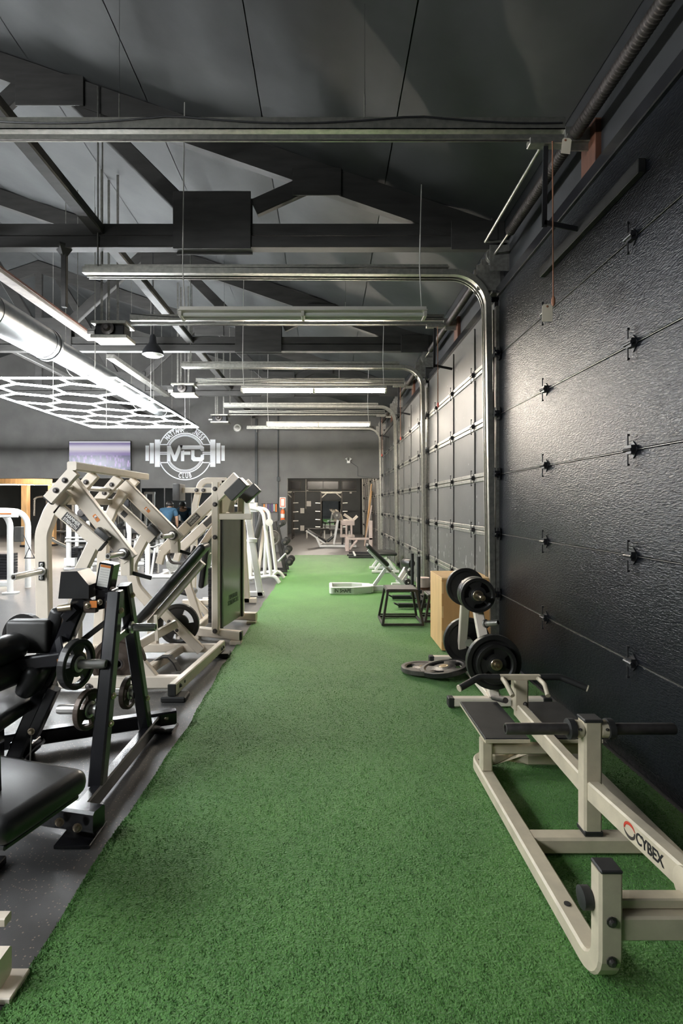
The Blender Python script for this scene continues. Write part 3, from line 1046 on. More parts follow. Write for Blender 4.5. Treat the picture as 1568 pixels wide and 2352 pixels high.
# hanging pole with funnel head under the first truss
p = at(148, 565, 5.62)
hp = thing('hanging_pole', 'dark pole with funnel head hanging from the first truss', 'pole', p)
MB().lathe([(0.10, 0.0), (0.10, -0.02), (0.04, -0.10), (0.03, -0.11)], p, (0, 0, 1), 4, False).build('funnel_head', M['truss'], hp)
BX('pole', (p.x - 0.026, p.y - 0.026, p.z - 0.64), (p.x + 0.026, p.y + 0.026, p.z - 0.08), M['truss'], hp)

# round white speaker on the cross wall
p = at(545, 983, YB - 0.01)
sp = thing('wall_speaker', 'round white speaker high on the cross wall', 'speaker', p)
MB().lathe([(0.125, 0), (0.125, 0.02), (0.11, 0.04), (0.10, 0.03)], p, (0, -1, 0), 28).build('rim', M['white'], sp)
MB().lathe([(0.10, 0.025), (0.06, 0.035), (0.03, 0.03), (0.01, 0.04)], p, (0, -1, 0), 24).build('cone', M['galv_dull'], sp)

# ------------------------------------------------------------------ wall logo
LC = at(425, 1040.5, YB - 0.008)
PXM = (YB - 0.008) / F          # metres per photo pixel on that wall
logo = thing('wall_logo', 'white painted gym logo of a barbell and ring on the cross wall', 'logo', LC)


def arc_band(r0, r1, a0, a1, n=36, name='ring_arc'):
    vs, fs = [], []
    for i in range(n + 1):
        a = math.radians(a0 + (a1 - a0) * i / n)
        for r in (r0, r1):
            for dy in (0, -0.004):
                vs.append((LC.x + r * PXM * math.cos(a), LC.y + dy, LC.z + r * PXM * math.sin(a)))
    for i in range(n):
        o = 4 * i
        fs += [(o + 1, o + 5, o + 7, o + 3), (o, o + 1, o + 5, o + 4), (o + 2, o + 6, o + 7, o + 3), (o, o + 2, o + 6, o + 4)]
    MB().add(vs, fs).build(name, M['logo'], logo)


for lo, hi in ((18, 162), (198, 342)):
    arc_band(60, 62.5, lo, hi)
    arc_band(44, 46.5, lo + 7, hi - 7)
    arc_band(41, 42.5, lo + 8, hi - 8)
    arc_band(38.5, 40, lo + 8, hi - 8)


def lbox(x0, x1, y0, y1, name='bar'):
    a = LC + V(((x0 - 425) * PXM, -0.004, (1040.5 - y1) * PXM)); b = LC + V(((x1 - 425) * PXM, 0, (1040.5 - y0) * PXM))
    BX(name, a, b, M['logo'], logo, 0)


for sgn in (-1, 1):
    for a, b, h in ((57.5, 69.5, 31.5), (71.5, 81, 23.5), (83, 91, 17.5)):
        lbox(425 + sgn * a, 425 + sgn * b, 1041 - h, 1041 - h + 4 if False else 1041 + h, 'plate_bar')
    for yy in (1021, 1062.5):
        lbox(425 + sgn * 40, 425 + sgn * 58, yy - 1.2, yy + 1.2, 'ring_end')
    for yy in (1039, 1043):
        lbox(425 + sgn * 40, 425 + sgn * 58, yy - 1.2, yy + 1.2, 'bar')


def lpoly(pts, name='letter'):
    MB().prism([LC + V(((x - 425) * PXM, 0, (1040.5 - y) * PXM)) for x, y in pts], (0, -0.006, 0)).build(name, M['logo'], logo)


# M F C lettering drawn from strokes
lpoly([(383.5, 1024), (392, 1024), (401, 1046), (410, 1023), (420, 1023), (404.5, 1059.5), (398.5, 1059.5), (391.5, 1041), (391.5, 1059.5), (383.5, 1059.5)], 'letter_m')
lpoly([(412, 1023), (464, 1023), (468.5, 1027), (468.5, 1036), (462, 1036), (459, 1032), (416, 1032)], 'letter_f')
lpoly([(415.5, 1036), (423, 1034), (423, 1037), (437, 1037), (437, 1044.5), (423, 1044.5), (423, 1059.5), (415.5, 1059.5)], 'letter_f')
lpoly([(439, 1034), (446.5, 1034), (446.5, 1047), (449, 1050), (460, 1050), (461.5, 1044.5), (468.5, 1044.5), (468.5, 1055), (464, 1059.5), (444, 1059.5), (439, 1055)], 'letter_c')


def arc_text(s, r, a_mid, step, size, top=True):
    n = len(s)
    for i, ch in enumerate(s):
        if ch == ' ':
            continue
        off = (i - (n - 1) / 2) * step
        a = math.radians(a_mid - off) if top else math.radians(a_mid + off)
        p = LC + V((r * PXM * math.cos(a), -0.003, r * PXM * math.sin(a)))
        rad = V((math.cos(a), 0, math.sin(a)))
        yd = rad if top else -rad
        xd = V((yd.z, 0, -yd.x))
        text_mesh(ch, size * PXM, 0.002, M['logo'], 'letter', logo, basis(p, xd, yd), squash=0.62, bold=0.006)


arc_text('MATTAWA FITNESS', 53, 90, 7.2, 15.5)
arc_text('CLUB', 53, 270, 8.5, 15.5, False)

# ------------------------------------------------------------------ television
a, b = at(157, 1080, YB - 0.12), at(300, 1012, YB - 0.12)
tv = thing('television', 'wall mounted television showing a purple night skyline', 'television', ((a.x + b.x) / 2, YB - 0.06, a.z))
bz = BX('bezel', (a.x, YB - 0.10, a.z), (b.x, YB - 0.04, b.z), M['gloss_black'], tv, 0.01)
BX('wall_bracket', ((a.x + b.x) / 2 - 0.3, YB - 0.05, a.z + 0.3), ((a.x + b.x) / 2 + 0.3, YB - 0.002, b.z - 0.3), M['black'], tv, 0.01)
m = bpy.data.materials.new('television_picture'); m.use_nodes = True
nt = m.node_tree; bs = nt.nodes['Principled BSDF']
tc = nt.nodes.new('ShaderNodeTexCoord'); sep = nt.nodes.new('ShaderNodeSeparateXYZ')
nt.links.new(tc.outputs['Generated'], sep.inputs[0])
mpn = nt.nodes.new('ShaderNodeMapping'); mpn.inputs['Scale'].default_value = (16, 1, 3.2)
nt.links.new(tc.outputs['Generated'], mpn.inputs[0])
vo = nt.nodes.new('ShaderNodeTexVoronoi'); vo.inputs['Scale'].default_value = 1.6; vo.distance = 'CHEBYCHEV'
nt.links.new(mpn.outputs[0], vo.inputs['Vector'])
rs = nt.nodes.new('ShaderNodeValToRGB')
for pos, col in ((0.0, (0.05, 0.02, 0.12, 1)), (0.45, (0.10, 0.04, 0.30, 1)), (0.58, (0.30, 0.20, 0.50, 1)), (0.72, (1.0, 0.95, 1.0, 1)), (0.80, (0.9, 0.85, 1.0, 1)), (0.92, (0.16, 0.10, 0.36, 1)), (1.0, (0.10, 0.08, 0.3, 1))):
    e = rs.color_ramp.elements.new(pos); e.color = col
nt.links.new(sep.outputs['Z'], rs.inputs['Fac'])
rb = nt.nodes.new('ShaderNodeValToRGB')
rb.color_ramp.elements[0].color = (0.55, 0.28, 0.85, 1); rb.color_ramp.elements[1].color = (0.04, 0.02, 0.16, 1); rb.color_ramp.elements[1].position = 0.45
nt.links.new(vo.outputs['Distance'], rb.inputs['Fac'])
lt = nt.nodes.new('ShaderNodeMath'); lt.operation = 'LESS_THAN'; lt.inputs[1].default_value = 0.5
nt.links.new(sep.outputs['Z'], lt.inputs[0])
mx = nt.nodes.new('ShaderNodeMix'); mx.data_type = 'RGBA'
nt.links.new(lt.outputs[0], mx.inputs['Factor']); nt.links.new(rs.outputs['Color'], mx.inputs['A']); nt.links.new(rb.outputs['Color'], mx.inputs['B'])
nt.links.new(mx.outputs['Result'], bs.inputs['Emission Color']); bs.inputs['Emission Strength'].default_value = 0.62
bs.inputs['Base Color'].default_value = (0.02, 0.02, 0.02, 1); bs.inputs['Roughness'].default_value = 0.25
BX('screen', (a.x + 0.02, YB - 0.104, a.z + 0.02), (b.x - 0.02, YB - 0.10, b.z - 0.02), m, bz, 0)

# ------------------------------------------------------------------ mirrors on the cross wall
for i, (x0, x1) in enumerate(((-5.95, -5.23), (-5.20, -4.36), (-4.33, -3.5), (-3.47, -2.6))):
    mr = MB().box((x0, YB - 0.03, 0.35), (x1, YB - 0.002, 2.06), 0.004).build('wall_mirror', M['mirror'])
    tagged(mr, ['leftmost mirror panel on the cross wall', 'mirror panel beside the bending person', 'mirror panel behind the white pad post',
                'rightmost mirror panel behind the weight tower'][i], 'mirror', 'mirror panels')

# timber posts and header of the left opening
for x, y, lab in ((at(59, 1250, 19.6).x, 19.6, 'golden timber post at the far left, left of the pair'), (at(120, 1250, 20.0).x, 20.0, 'golden timber post at the far left, right of the pair')):
    o = thing('timber_post', lab, 'post', (x, y, 0), 'timber posts')
    BX('shaft', (x - 0.11, y - 0.11, 0.06), (x + 0.11, y + 0.11, 2.235), M['wood_post'], o, 0.01)
    BX('base_plate', (x - 0.14, y - 0.14, 0), (x + 0.14, y + 0.14, 0.07), M['black'], o, 0.005)
o = MB().rect([(XL + 0.1, 17.9, 2.44), (at(120, 1250, 20).x, 20.0, 2.36)], 0.14, 0.22).build('timber_beam', M['wood_post'])
tagged(o, 'golden timber beam under the television wall on the far left', 'beam')

sbuild(MB().cyl((1.60, 3.95, 4.19), (1.60, 5.45, 4.17), 0.014).cyl((1.60, 3.95, 4.19), (1.83, 3.95, 4.19), 0.014).cyl((1.60, 5.44, 4.17), (1.83, 5.44, 4.17), 0.014),
       'trim_5', M['galv'], 'thin bright conduit rod above the near spring shaft')

# ================================================================== WEIGHT PLATES
def plate_mesh(R, th, mat, windows=3, key=''):
    """cast plate, axis +Y, front face at -th/2; grip windows cut through"""
    mb = MB()
    n = 36
    rs = [0.027, 0.20 * R + 0.012, 0.40 * R, 0.50 * R, 0.76 * R, 0.84 * R, R * 0.985, R]
    hs = [th * 0.5, th * 0.5, th * 0.34, th * 0.30, th * 0.30, th * 0.5, th * 0.5, th * 0.40]
    win = set()
    if windows:
        per = n // windows
        for w in range(windows):
            for a in range(per):
                if 3 <= a < per - 3:
                    win.add((w * per + a) % n)
    nr = len(rs)
    for side in (-1, 1):
        o = len(mb.v)
        vs = [(rs[j] * math.cos(2 * math.pi * i / n), side * hs[j], rs[j] * math.sin(2 * math.pi * i / n)) for j in range(nr) for i in range(n)]
        fs = []
        for j in range(nr - 1):
            for i in range(n):
                if j == 3 and i in win:
                    continue
                fs.append((j * n + i, j * n + (i + 1) % n, (j + 1) * n + (i + 1) % n, (j + 1) * n + i))
        mb.add(vs, fs, False)
    N = nr * n
    fs = []
    for i in range(n):
        k = (i + 1) % n
        fs.append(((nr - 1) * n + i, (nr - 1) * n + k, N + (nr - 1) * n + k, N + (nr - 1) * n + i))
        fs.append((i, k, N + k, N + i))
        if i in win:
            for j in (3, 4):
                fs.append((j * n + i, j * n + k, N + j * n + k, N + j * n + i))
            if (i - 1) % n not in win:
                fs.append((3 * n + i, 4 * n + i, N + 4 * n + i, N + 3 * n + i))
            if k not in win:
                fs.append((3 * n + k, 4 * n + k, N + 4 * n + k, N + 3 * n + k))
    mb.f += fs
    mb.s += [True] * n * 0 + [False] * len(fs)
    me = bpy.data.meshes.new('plate_disc')
    me.from_pydata(mb.v, [], mb.f)
    me.polygons.foreach_set('use_smooth', [False] * len(mb.f))
    bm = bmesh.new(); bm.from_mesh(me)
    bmesh.ops.recalc_face_normals(bm, faces=bm.faces[:])
    bm.to_mesh(me); bm.free()
    me.materials.append(mat)
    return me


def hub_mesh(th, mat):
    mb = MB().lathe([(0.027, -th * 0.56), (0.040, -th * 0.56), (0.043, -th * 0.5), (0.043, th * 0.5), (0.040, th * 0.56), (0.027, th * 0.56), (0.027, -th * 0.56)], (0, 0, 0), (0, 1, 0), 18)
    me = bpy.data.meshes.new('hub_ring'); me.from_pydata(mb.v, [], mb.f[:-2] if False else mb.f)
    me.polygons.foreach_set('use_smooth', [False] * len(mb.f))
    me.materials.append(mat)
    return me


_PL = {}


def plate(p, axis, R, th, label, mat='iron', windows=3, spin=0.0, text=None, hubmat='brass', group=None):
    key = (round(R, 3), round(th, 3), mat, windows, hubmat)
    if key not in _PL:
        _PL[key] = (plate_mesh(R, th, M[mat], windows), hub_mesh(th, M[hubmat]))
    t = thing('weight_plate', label, 'weight plate', p, group)
    q = V((0, 1, 0)).rotation_difference(V(axis).normalized())
    t.rotation_mode = 'QUATERNION'
    t.rotation_quaternion = q @ V((0, 0, 1)).rotation_difference(V((math.sin(spin), 0, math.cos(spin))))
    link('disc', _PL[key][0], t)
    link('hub_ring', _PL[key][1], t)
    if text:
        cu_M = Matrix.Translation((0, -th * 0.5 - 0.002, R * 0.62)) @ Matrix.Rotation(math.pi / 2, 4, 'X')
        ob = text_mesh(text, R * 0.28, 0.002, M['label_white'], 'raised_number', None, cu_M, squash=1.0, bold=0.002)
        ob.parent = t
    return t


def sleeve(name, p, d, L, r, mat, parent, stop=True):
    """chrome horn starting at p along d"""
    p, d = V(p), V(d).normalized()
    mb = MB()
    prof = [(r * 1.5, 0), (r * 1.5, 0.012), (r, 0.014), (r, L - 0.012), (r * 0.85, L), (r * 0.62, L), (r * 0.62, L - 0.03), (0.001, L - 0.03)]
    if not stop:
        prof = prof[2:]
    return mb.lathe(prof, p, d, 16).build(name, mat, parent)


# ================================================================== T-BAR ROW MACHINE
xc = 1.15
t = thing('row_machine', 'ivory lever row machine with red and black lettering in the right foreground', 'gym machine', (xc, 2.4, 0))
iv = M['ivory']
for sg in (-1, 1):
    x = xc + sg * 0.29
    path = [V((x, 1.66, 0.40)), V((x, 1.66, 0.055)), V((x, 3.06, 0.055))]
    if sg == -1:
        path = fillet([V((x, 1.66, 0.40)), V((x, 1.66, 0.055)), V((x, 3.12, 0.055)), V((xc, 3.12, 0.055))], 0.10, 7)
    else:
        path = fillet([V((x, 1.66, 0.40)), V((x, 1.66, 0.055)), V((x, 3.12, 0.055)), V((xc, 3.12, 0.055))], 0.10, 7)
    br = MB().rect(path, 0.062, 0.072, up=(1, 0, 0)).build('base_rail', iv, t)
    BX('end_cap', (x - 0.034, 1.626, 0.398), (x + 0.034, 1.694, 0.410), M['rubber'], br, 0.004)
    for yy in (1.93, 3.02):
        MB().lathe([(0.012, 0), (0.012, 0.003), (0.004, 0.004)], (x, yy, 0.0865), (0, 0, 1), 12).build('rail_plug', M['rubber'], br)
    for zz in (0.135, 0.255):
        bolt((x, 1.629, zz), (0, -1, 0), br, M['dark_steel'], 0.011)
    # footplate on its post
    xa, xb = (x - 0.02, xc - 0.075) if sg < 0 else (xc + 0.075, x + 0.02)
    fp = BX('foot_plate', (xa, 2.86, 0.262), (xb, 3.40, 0.276), M['rubber'], t, 0.004)
    MB().box((xa, 2.853, 0.255), (xb, 2.862, 0.272)).box((xa, 2.86, 0.250), (xb, 3.40, 0.2615)).build('plate_edge', iv, fp)
    RT('post', [(x + sg * 0.0, 2.92, 0.09), (x, 2.92, 0.25)], 0.06, 0.06, iv, t, up=(0, 1, 0))
    RT('foot_support', [(xc + sg * 0.11, 3.13, 0.09), (xc + sg * 0.11, 3.13, 0.25)], 0.05, 0.05, iv, t, up=(0, 1, 0))
RT('cross_tube', [(xc - 0.26, 2.35, 0.048), (xc + 0.26, 2.35, 0.048)], 0.075, 0.07, iv, t)
RT('cross_tube', [(xc - 0.26, 2.93, 0.195), (xc + 0.26, 2.93, 0.195)], 0.05, 0.05, iv, t)
RT('front_cross_tube', [(xc - 0.255, 1.665, 0.222), (xc + 0.255, 1.665, 0.222)], 0.05, 0.075, iv, t)
RT('pivot_bar', [(xc - 0.255, 1.69, 0.279), (xc + 0.255, 1.69, 0.279)], 0.045, 0.032, iv, t)
MB().lathe([(0.02, 0), (0.034, 0.003), (0.034, 0.03), (0.02, 0.035)], (xc - 0.325, 1.69, 0.285), (-1, 0, 0), 14).build('knob', M['rubber'], t)
# lever beam
LV = [V((xc, 1.68, 0.330)), V((xc, 2.36, 0.276)), V((xc, 3.24, 0.292))]
lb = RT('lever_beam', LV, 0.055, 0.085, iv, t)
MB().lathe([(0.05, -0.035), (0.055, -0.033), (0.055, 0.033), (0.05, 0.035)], (xc, 1.69, 0.32), (1, 0, 0), 20).build('pivot_boss', iv, t)
# weight post
wp = RT('weight_post', [(xc, 2.36, 0.105), (xc, 2.36, 0.575)], 0.078, 0.07, iv, t, up=(0, 1, 0))
BX('post_cap', (xc - 0.041, 2.322, 0.573), (xc + 0.041, 2.398, 0.588), M['rubber'], wp, 0.004)
BX('post_foot', (xc - 0.041, 2.322, 0.085), (xc + 0.041, 2.398, 0.107), M['rubber'], wp, 0.004)
for sg in (-1, 1):
    MB().lathe([(0.037, 0), (0.037, 0.03), (0.032, 0.032)], (xc + sg * 0.039, 2.36, 0.535), (sg, 0, 0), 18).build('sleeve_collar', iv, wp)
    MB().lathe([(0.034, 0), (0.044, 0.002), (0.044, 0.028), (0.034, 0.03)], (xc + sg * 0.069, 2.36, 0.535), (sg, 0, 0), 18).build('sleeve_stop', M['rubber'], wp)
    MB().lathe([(0.0245, 0), (0.0245, 0.27), (0.022, 0.275), (0.016, 0.275), (0.016, 0.26), (0.001, 0.26)], (xc + sg * 0.095, 2.36, 0.535), (sg, 0, 0), 18).build('weight_sleeve', M['dark_steel'], t)
    bolt((xc + sg * 0.058, 2.325, 0.545), (0, -1, 0), t, M['dark_steel'], 0.005)
# handle head
RT('handle_post', [(xc, 3.22, 0.30), (xc, 3.22, 0.475)], 0.085, 0.07, iv, t, up=(0, 1, 0))
bolt((xc + 0.02, 3.183, 0.34), (0, -1, 0), t, M['dark_steel'], 0.009)
RT('handle_bar', [(xc - 0.12, 3.22, 0.487), (xc + 0.12, 3.22, 0.487)], 0.03, 0.03, iv, t)
for sg in (-1, 1):
    TU('inner_handle', fillet([(xc + sg * 0.105, 3.23, 0.485), (xc + sg * 0.11, 3.12, 0.475), (xc + sg * 0.10, 3.05, 0.435)], 0.03), 0.014, iv, t)
    gr = TU('grip', fillet([(xc + sg * 0.12, 3.22, 0.487), (xc + sg * 0.24, 3.22, 0.487), (xc + sg * 0.375, 3.16, 0.44)], 0.05), 0.019, M['rubber'], t, 12)
    MB().cyl((xc + sg * 0.372, 3.161, 0.441), (xc + sg * 0.378, 3.158, 0.439), 0.020, 12).build('grip_end', iv, gr)
MB().cyl((xc - 0.10, 3.40, 0.30), (xc - 0.09, 3.20, 0.355), 0.017, 12).build('stop_pin', M['dark_steel'], t)
# lettering on the lever
d = (LV[1] - LV[0]).normalized()
pm = LV[0] + d * 0.20 + V((-0.0285, 0, 0.0))
text_mesh('CYBEX', 0.055, 0.0006, M['black'], 'lettering', lb, basis(pm, -d, (0, 0, 1)), squash=0.95, bold=0.0012)
pe = LV[0] + d * 0.322 + V((-0.0285, 0, 0.002))
up = V((0, 0, 1))
vs, fs = [], []
for k in range(2):                       # two red and grey crescents of the emblem
    pts_o, pts_i = [], []
    for i in range(13):
        a = math.radians(20 + 170 * i / 12) + k * math.pi
        o_ = pe + (-d) * (0.038 * math.cos(a)) + up * (0.030 * math.sin(a))
        i_ = pe + (-d) * (0.034 * math.cos(a) + (0.004 if k == 0 else -0.004)) + up * (0.019 * math.sin(a))
        pts_o.append(o_); pts_i.append(i_)
    poly = pts_o + pts_i[::-1]
    MB().prism(poly, (-0.0008, 0, 0)).build('emblem', M['red'] if k == 0 else M['dark_steel'], lb)

# ================================================================== PLATE TREE
xc = 1.25
t = thing('plate_tree', 'white A-frame weight plate tree against the garage door', 'plate rack', (xc, 4.5, 0))
RT('base_bar', [(0.93, 4.02, 0.052), (1.60, 4.02, 0.052)], 0.07, 0.062, M['cream'], t)
RT('base_bar', [(1.00, 5.12, 0.052), (1.66, 5.12, 0.052)], 0.07, 0.062, M['cream'], t)
for y in (4.02, 5.12):
    xa = 0.90 if y < 4.5 else 0.97
    BX('end_cap', (xa, y - 0.037, 0.016), (xa + 0.045, y + 0.037, 0.086), M['rubber'], t, 0.006)
    BX('foot_pad', (1.60 if y < 4.5 else 1.625, y - 0.037, 0.013), (1.665, y + 0.037, 0.086), M['rubber'], t, 0.006)
top = V((xc - 0.04, 4.57, 0.86))
RT('front_leg', [(xc, 4.03, 0.07), top + V((0.02, -0.02, 0))], 0.078, 0.05, M['cream'], t, up=(0, 1, 0))
RT('rear_leg', [(xc + 0.02, 5.10, 0.07), top + V((-0.02, 0.02, 0))], 0.078, 0.05, M['cream'], t, up=(0, 1, 0))
RT('floor_bar', [(xc, 4.04, 0.05), (xc, 5.10, 0.05)], 0.05, 0.05, M['cream'], t)
sleeve('horn', (xc - 0.04, 4.52, 0.79), (0, -1, 0), 0.34, 0.024, M['brass'], t)
sleeve('horn', (xc - 0.04, 4.62, 0.80), (0, 1, 0), 0.30, 0.024, M['chrome'], t)
sleeve('horn', (xc - 0.02, 4.21, 0.357), (0, -1, 0), 0.34, 0.024, M['brass'], t)
sleeve('horn', (xc + 0.05, 4.92, 0.255), (0, 1, 0), 0.22, 0.024, M['chrome'], t)
sleeve('horn', (xc + 0.02, 4.33, 0.56), (0.55, -0.75, 0.25), 0.13, 0.024, M['galv_dull'], t)
BX('leg_plate', (xc - 0.05, 4.0, 0.085), (xc + 0.05, 4.10, 0.094), M['cream'], t, 0.003)
plate((xc - 0.04, 4.335, 0.79), (0, 1, 0), 0.140, 0.045, 'small black grip plate at the front of the tree top', spin=0.3)
plate((xc - 0.04, 4.405, 0.79), (0, 1, 0), 0.140, 0.07, 'small black plate behind the front one on the tree top', windows=0)
plate((xc - 0.04, 4.72, 0.80), (0, 1, 0), 0.165, 0.05, 'black plate on the rear horn of the tree top', windows=0, hubmat='chrome')
plate((xc - 0.02, 3.925, 0.357), (0, 1, 0), 0.145, 0.04, 'medium black grip plate at the front of the low tree horn', spin=0.9)
plate((xc - 0.02, 3.985, 0.357), (0, 1, 0), 0.202, 0.055, 'large black rimmed plate on the low front horn of the tree', windows=0, hubmat='chrome')
plate((xc + 0.05, 5.02, 0.255), (0, 1, 0), 0.215, 0.055, 'large smooth black plate on the rear of the tree beside the wooden box', windows=0, hubmat='chrome')

# plates on the turf
plate((0.875, 4.86, 0.044), (0.02, -0.05, -1), 0.205, 0.040, 'worn grey-black grip plate lying flat on the turf', mat='grey_iron', spin=0.4)
plate((1.03, 4.74, 0.080), (0.17, -0.02, -1), 0.208, 0.042, 'glossy black grip plate leaning on the worn one on the turf', spin=1.1, text=None)

# ================================================================== WOODEN PLYO BOX
t = thing('plyo_box', 'tall birch plywood jump box beside the plate tree', 'jump box', (1.43, 5.85, 0))
x0, x1, y0, y1, z1 = 1.185, 1.695, 5.56, 6.17, 0.762
BX('front_panel', (x0, y0, 0.014), (x1, y0 + 0.018, z1 - 0.019), M['wood'], t, 0.002)
BX('back_panel', (x0, y1 - 0.018, 0.014), (x1, y1, z1 - 0.019), M['wood'], t, 0.002)
BX('side_panel', (x0, y0 + 0.0185, 0.014), (x0 + 0.018, y1 - 0.0185, z1 - 0.019), M['wood_edge'], t, 0.002)
BX('side_panel', (x1 - 0.018, y0 + 0.0185, 0.014), (x1, y1 - 0.0185, z1 - 0.019), M['wood_edge'], t, 0.002)
BX('top_panel', (x0 - 0.001, y0 - 0.001, z1 - 0.0185), (x1 + 0.001, y1 + 0.001, z1), M['wood_edge'], t, 0.002)
for z in (0.10, 0.35, 0.60):
    BX('finger_joint', (x0 - 0.0012, y0 - 0.0012, z), (x0 + 0.018, y0 + 0.019, z + 0.12), M['wood_edge'], t, 0.001)
MB().rbox((1.44, 5.86, z1 + 0.0005), (0.012, 0.14, 0.003), 0.001, 1).build('hand_slot', M['label_dark'], t)

# ================================================================== STEEL PLYO PLATFORMS
def platform(xc, yc, bw, tw, h, bd, td, label):
    t = thing('jump_platform', label, 'jump platform', (xc, yc, 0), 'steel jump platforms')
    m = M['dark_steel2']
    cb = {}
    for sx in (-1, 1):
        for sy in (-1, 1):
            a = V((xc + sx * bw / 2, yc + sy * bd / 2, 0.028)); b = V((xc + sx * tw / 2, yc + sy * td / 2, h - 0.03))
            cb[(sx, sy)] = (a, b)
            RT('leg', [a, b], 0.03, 0.03, m, t, up=(0, 1, 0))
    for (p, q) in (((-1, -1), (1, -1)), ((-1, 1), (1, 1)), ((-1, -1), (-1, 1)), ((1, -1), (1, 1))):
        RT('floor_bar', [cb[p][0], cb[q][0]], 0.028, 0.028, m, t)
    RT('low_bar', [cb[(-1, 1)][0] + V((0, 0, 0.03)), cb[(1, 1)][0] + V((0, 0, 0.03))], 0.02, 0.02, m, t)
    BX('top_plate', (xc - tw / 2 - 0.02, yc - td / 2 - 0.02, h - 0.03), (xc + tw / 2 + 0.02, yc + td / 2 + 0.02, h), M['dark_steel2'], t, 0.006)
    BX('grip_mat', (xc - tw / 2, yc - td / 2, h), (xc + tw / 2, yc + td / 2, h + 0.004), M['rubber_grey'], t, 0.001)


M['dark_steel2'] = material('charcoal_steel_paint', (0.045, 0.042, 0.038), 0.4, metal=0.3, var=0.2)
M['rubber_grey'] = material('ribbed_grey_rubber', (0.14, 0.13, 0.12), 0.6, var=0.15, bump=0.3, bscale=80)
platform(0.945, 6.95, 0.50, 0.36, 0.455, 0.50, 0.36, 'larger charcoal steel jump platform in front of the sled')
platform(1.47, 7.08, 0.42, 0.30, 0.36, 0.36, 0.28, 'smaller charcoal steel jump platform half behind the wooden box')

# ================================================================== PUSH SLED
t = thing('push_sled', 'black push sled with two upright posts behind the jump platforms', 'sled', (1.35, 8.2, 0))
for y in (7.85, 8.55):
    RT('skid', [(1.04, y, 0.055), (1.70, y, 0.055)], 0.08, 0.06, M['black'], t)
    RT('skid_tip', [(1.05, y, 0.055), (0.98, y, 0.09)], 0.075, 0.02, M['black'], t)
for x in (1.40,):
    RT('deck_bar', [(x, 7.85, 0.105), (x, 8.55, 0.105)], 0.08, 0.05, M['black'], t)
for y, x in ((7.90, 1.345), (8.42, 1.335)):
    MB().cyl((x, y, 0.08), (x, y, 0.76), 0.026, 14).build('upright_post', M['black'], t)
    MB().lathe([(0.026, 0), (0.05, 0.002), (0.05, 0.05), (0.026, 0.052)], (x, y, 0.22), (0, 0, 1), 14).build('post_collar', M['black'], t)

# small stack of cork rings on the turf by the track
t = thing('rolled_mat', 'tan rolled mat standing at the foot of the door track', 'mat', (1.56, 8.75, 0))
MB().lathe([(0.02, 0.012), (0.105, 0.012), (0.105, 0.34), (0.02, 0.34)], (1.56, 8.75, 0), (0, 0, 1), 20).build('roll', M['pinkish'], t)
MB().lathe([(0.107, 0.15), (0.109, 0.15), (0.109, 0.19), (0.107, 0.19)], (1.56, 8.75, 0), (0, 0, 1), 20).build('strap', M['wood_red'], t)

# ================================================================== WHITE AB BENCH ('IN SHAPE')
t = thing('ab_bench', 'white inclined abdominal bench with wide floor loop on the turf', 'bench', (0.8, 9.3, 0))
yb = 9.36
loop = fillet([V((0.75, 9.20, 0.075)), V((0.45, 9.09, 0.075)), V((0.07, 9.09, 0.075)), V((0.07, 9.62, 0.075)), V((0.45, 9.62, 0.075)), V((0.75, 9.51, 0.075))], 0.04, 3)
flp = RT('floor_loop', loop, 0.05, 0.115, M['white'], t)
RT('base_beam', [(0.72, yb, 0.075), (1.45, yb, 0.075)], 0.07, 0.09, M['white'], t)
BX('loop_plate', (0.62, 9.22, 0.02), (0.80, 9.50, 0.13), M['white'], t)
RT('rear_foot', [(1.45, 9.12, 0.05), (1.45, 9.60, 0.05)], 0.06, 0.06, M['white'], t)
RT('spine', [(0.72, yb, 0.74), (1.35, yb, 0.12)], 0.06, 0.07, M['white'], t, up=(0, 1, 0))
RT('strut', [(0.82, yb, 0.12), (1.03, yb, 0.42)], 0.06, 0.06, M['white'], t, up=(0, 1, 0))
PAD('pad', (0.69, yb, 0.83), (1.06, yb, 0.47), 0.27, 0.075, M['vinyl'], t, r=0.034)
RT('hinge_bar', [(1.03, yb - 0.04, 0.43), (1.1, yb - 0.04, 0.36)], 0.03, 0.05, M['galv_dull'], t, up=(0, 1, 0))
RT('roller_arm', [(1.28, yb, 0.14), (1.46, yb, 0.40)], 0.05, 0.05, M['white'], t, up=(0, 1, 0))
for z, x in ((0.36, 1.43), (0.20, 1.38)):
    MB().lathe([(0.02, 0), (0.055, 0.005), (0.06, 0.03), (0.06, 0.15), (0.055, 0.175), (0.02, 0.18)], (x, yb - 0.22, z), (0, 1, 0), 16).build('foam_roller', M['vinyl'], t)
    MB().cyl((x, yb - 0.23, z), (x, yb + 0.05, z), 0.012, 8).build('roller_bar', M['white'], t)
text_mesh('IN SHAPE', 0.085, 0.0008, M['black'], 'lettering', flp, basis((0.27, 9.063, 0.072), (1, 0, 0), (0, 0, 1)), squash=0.8, bold=0.0015)

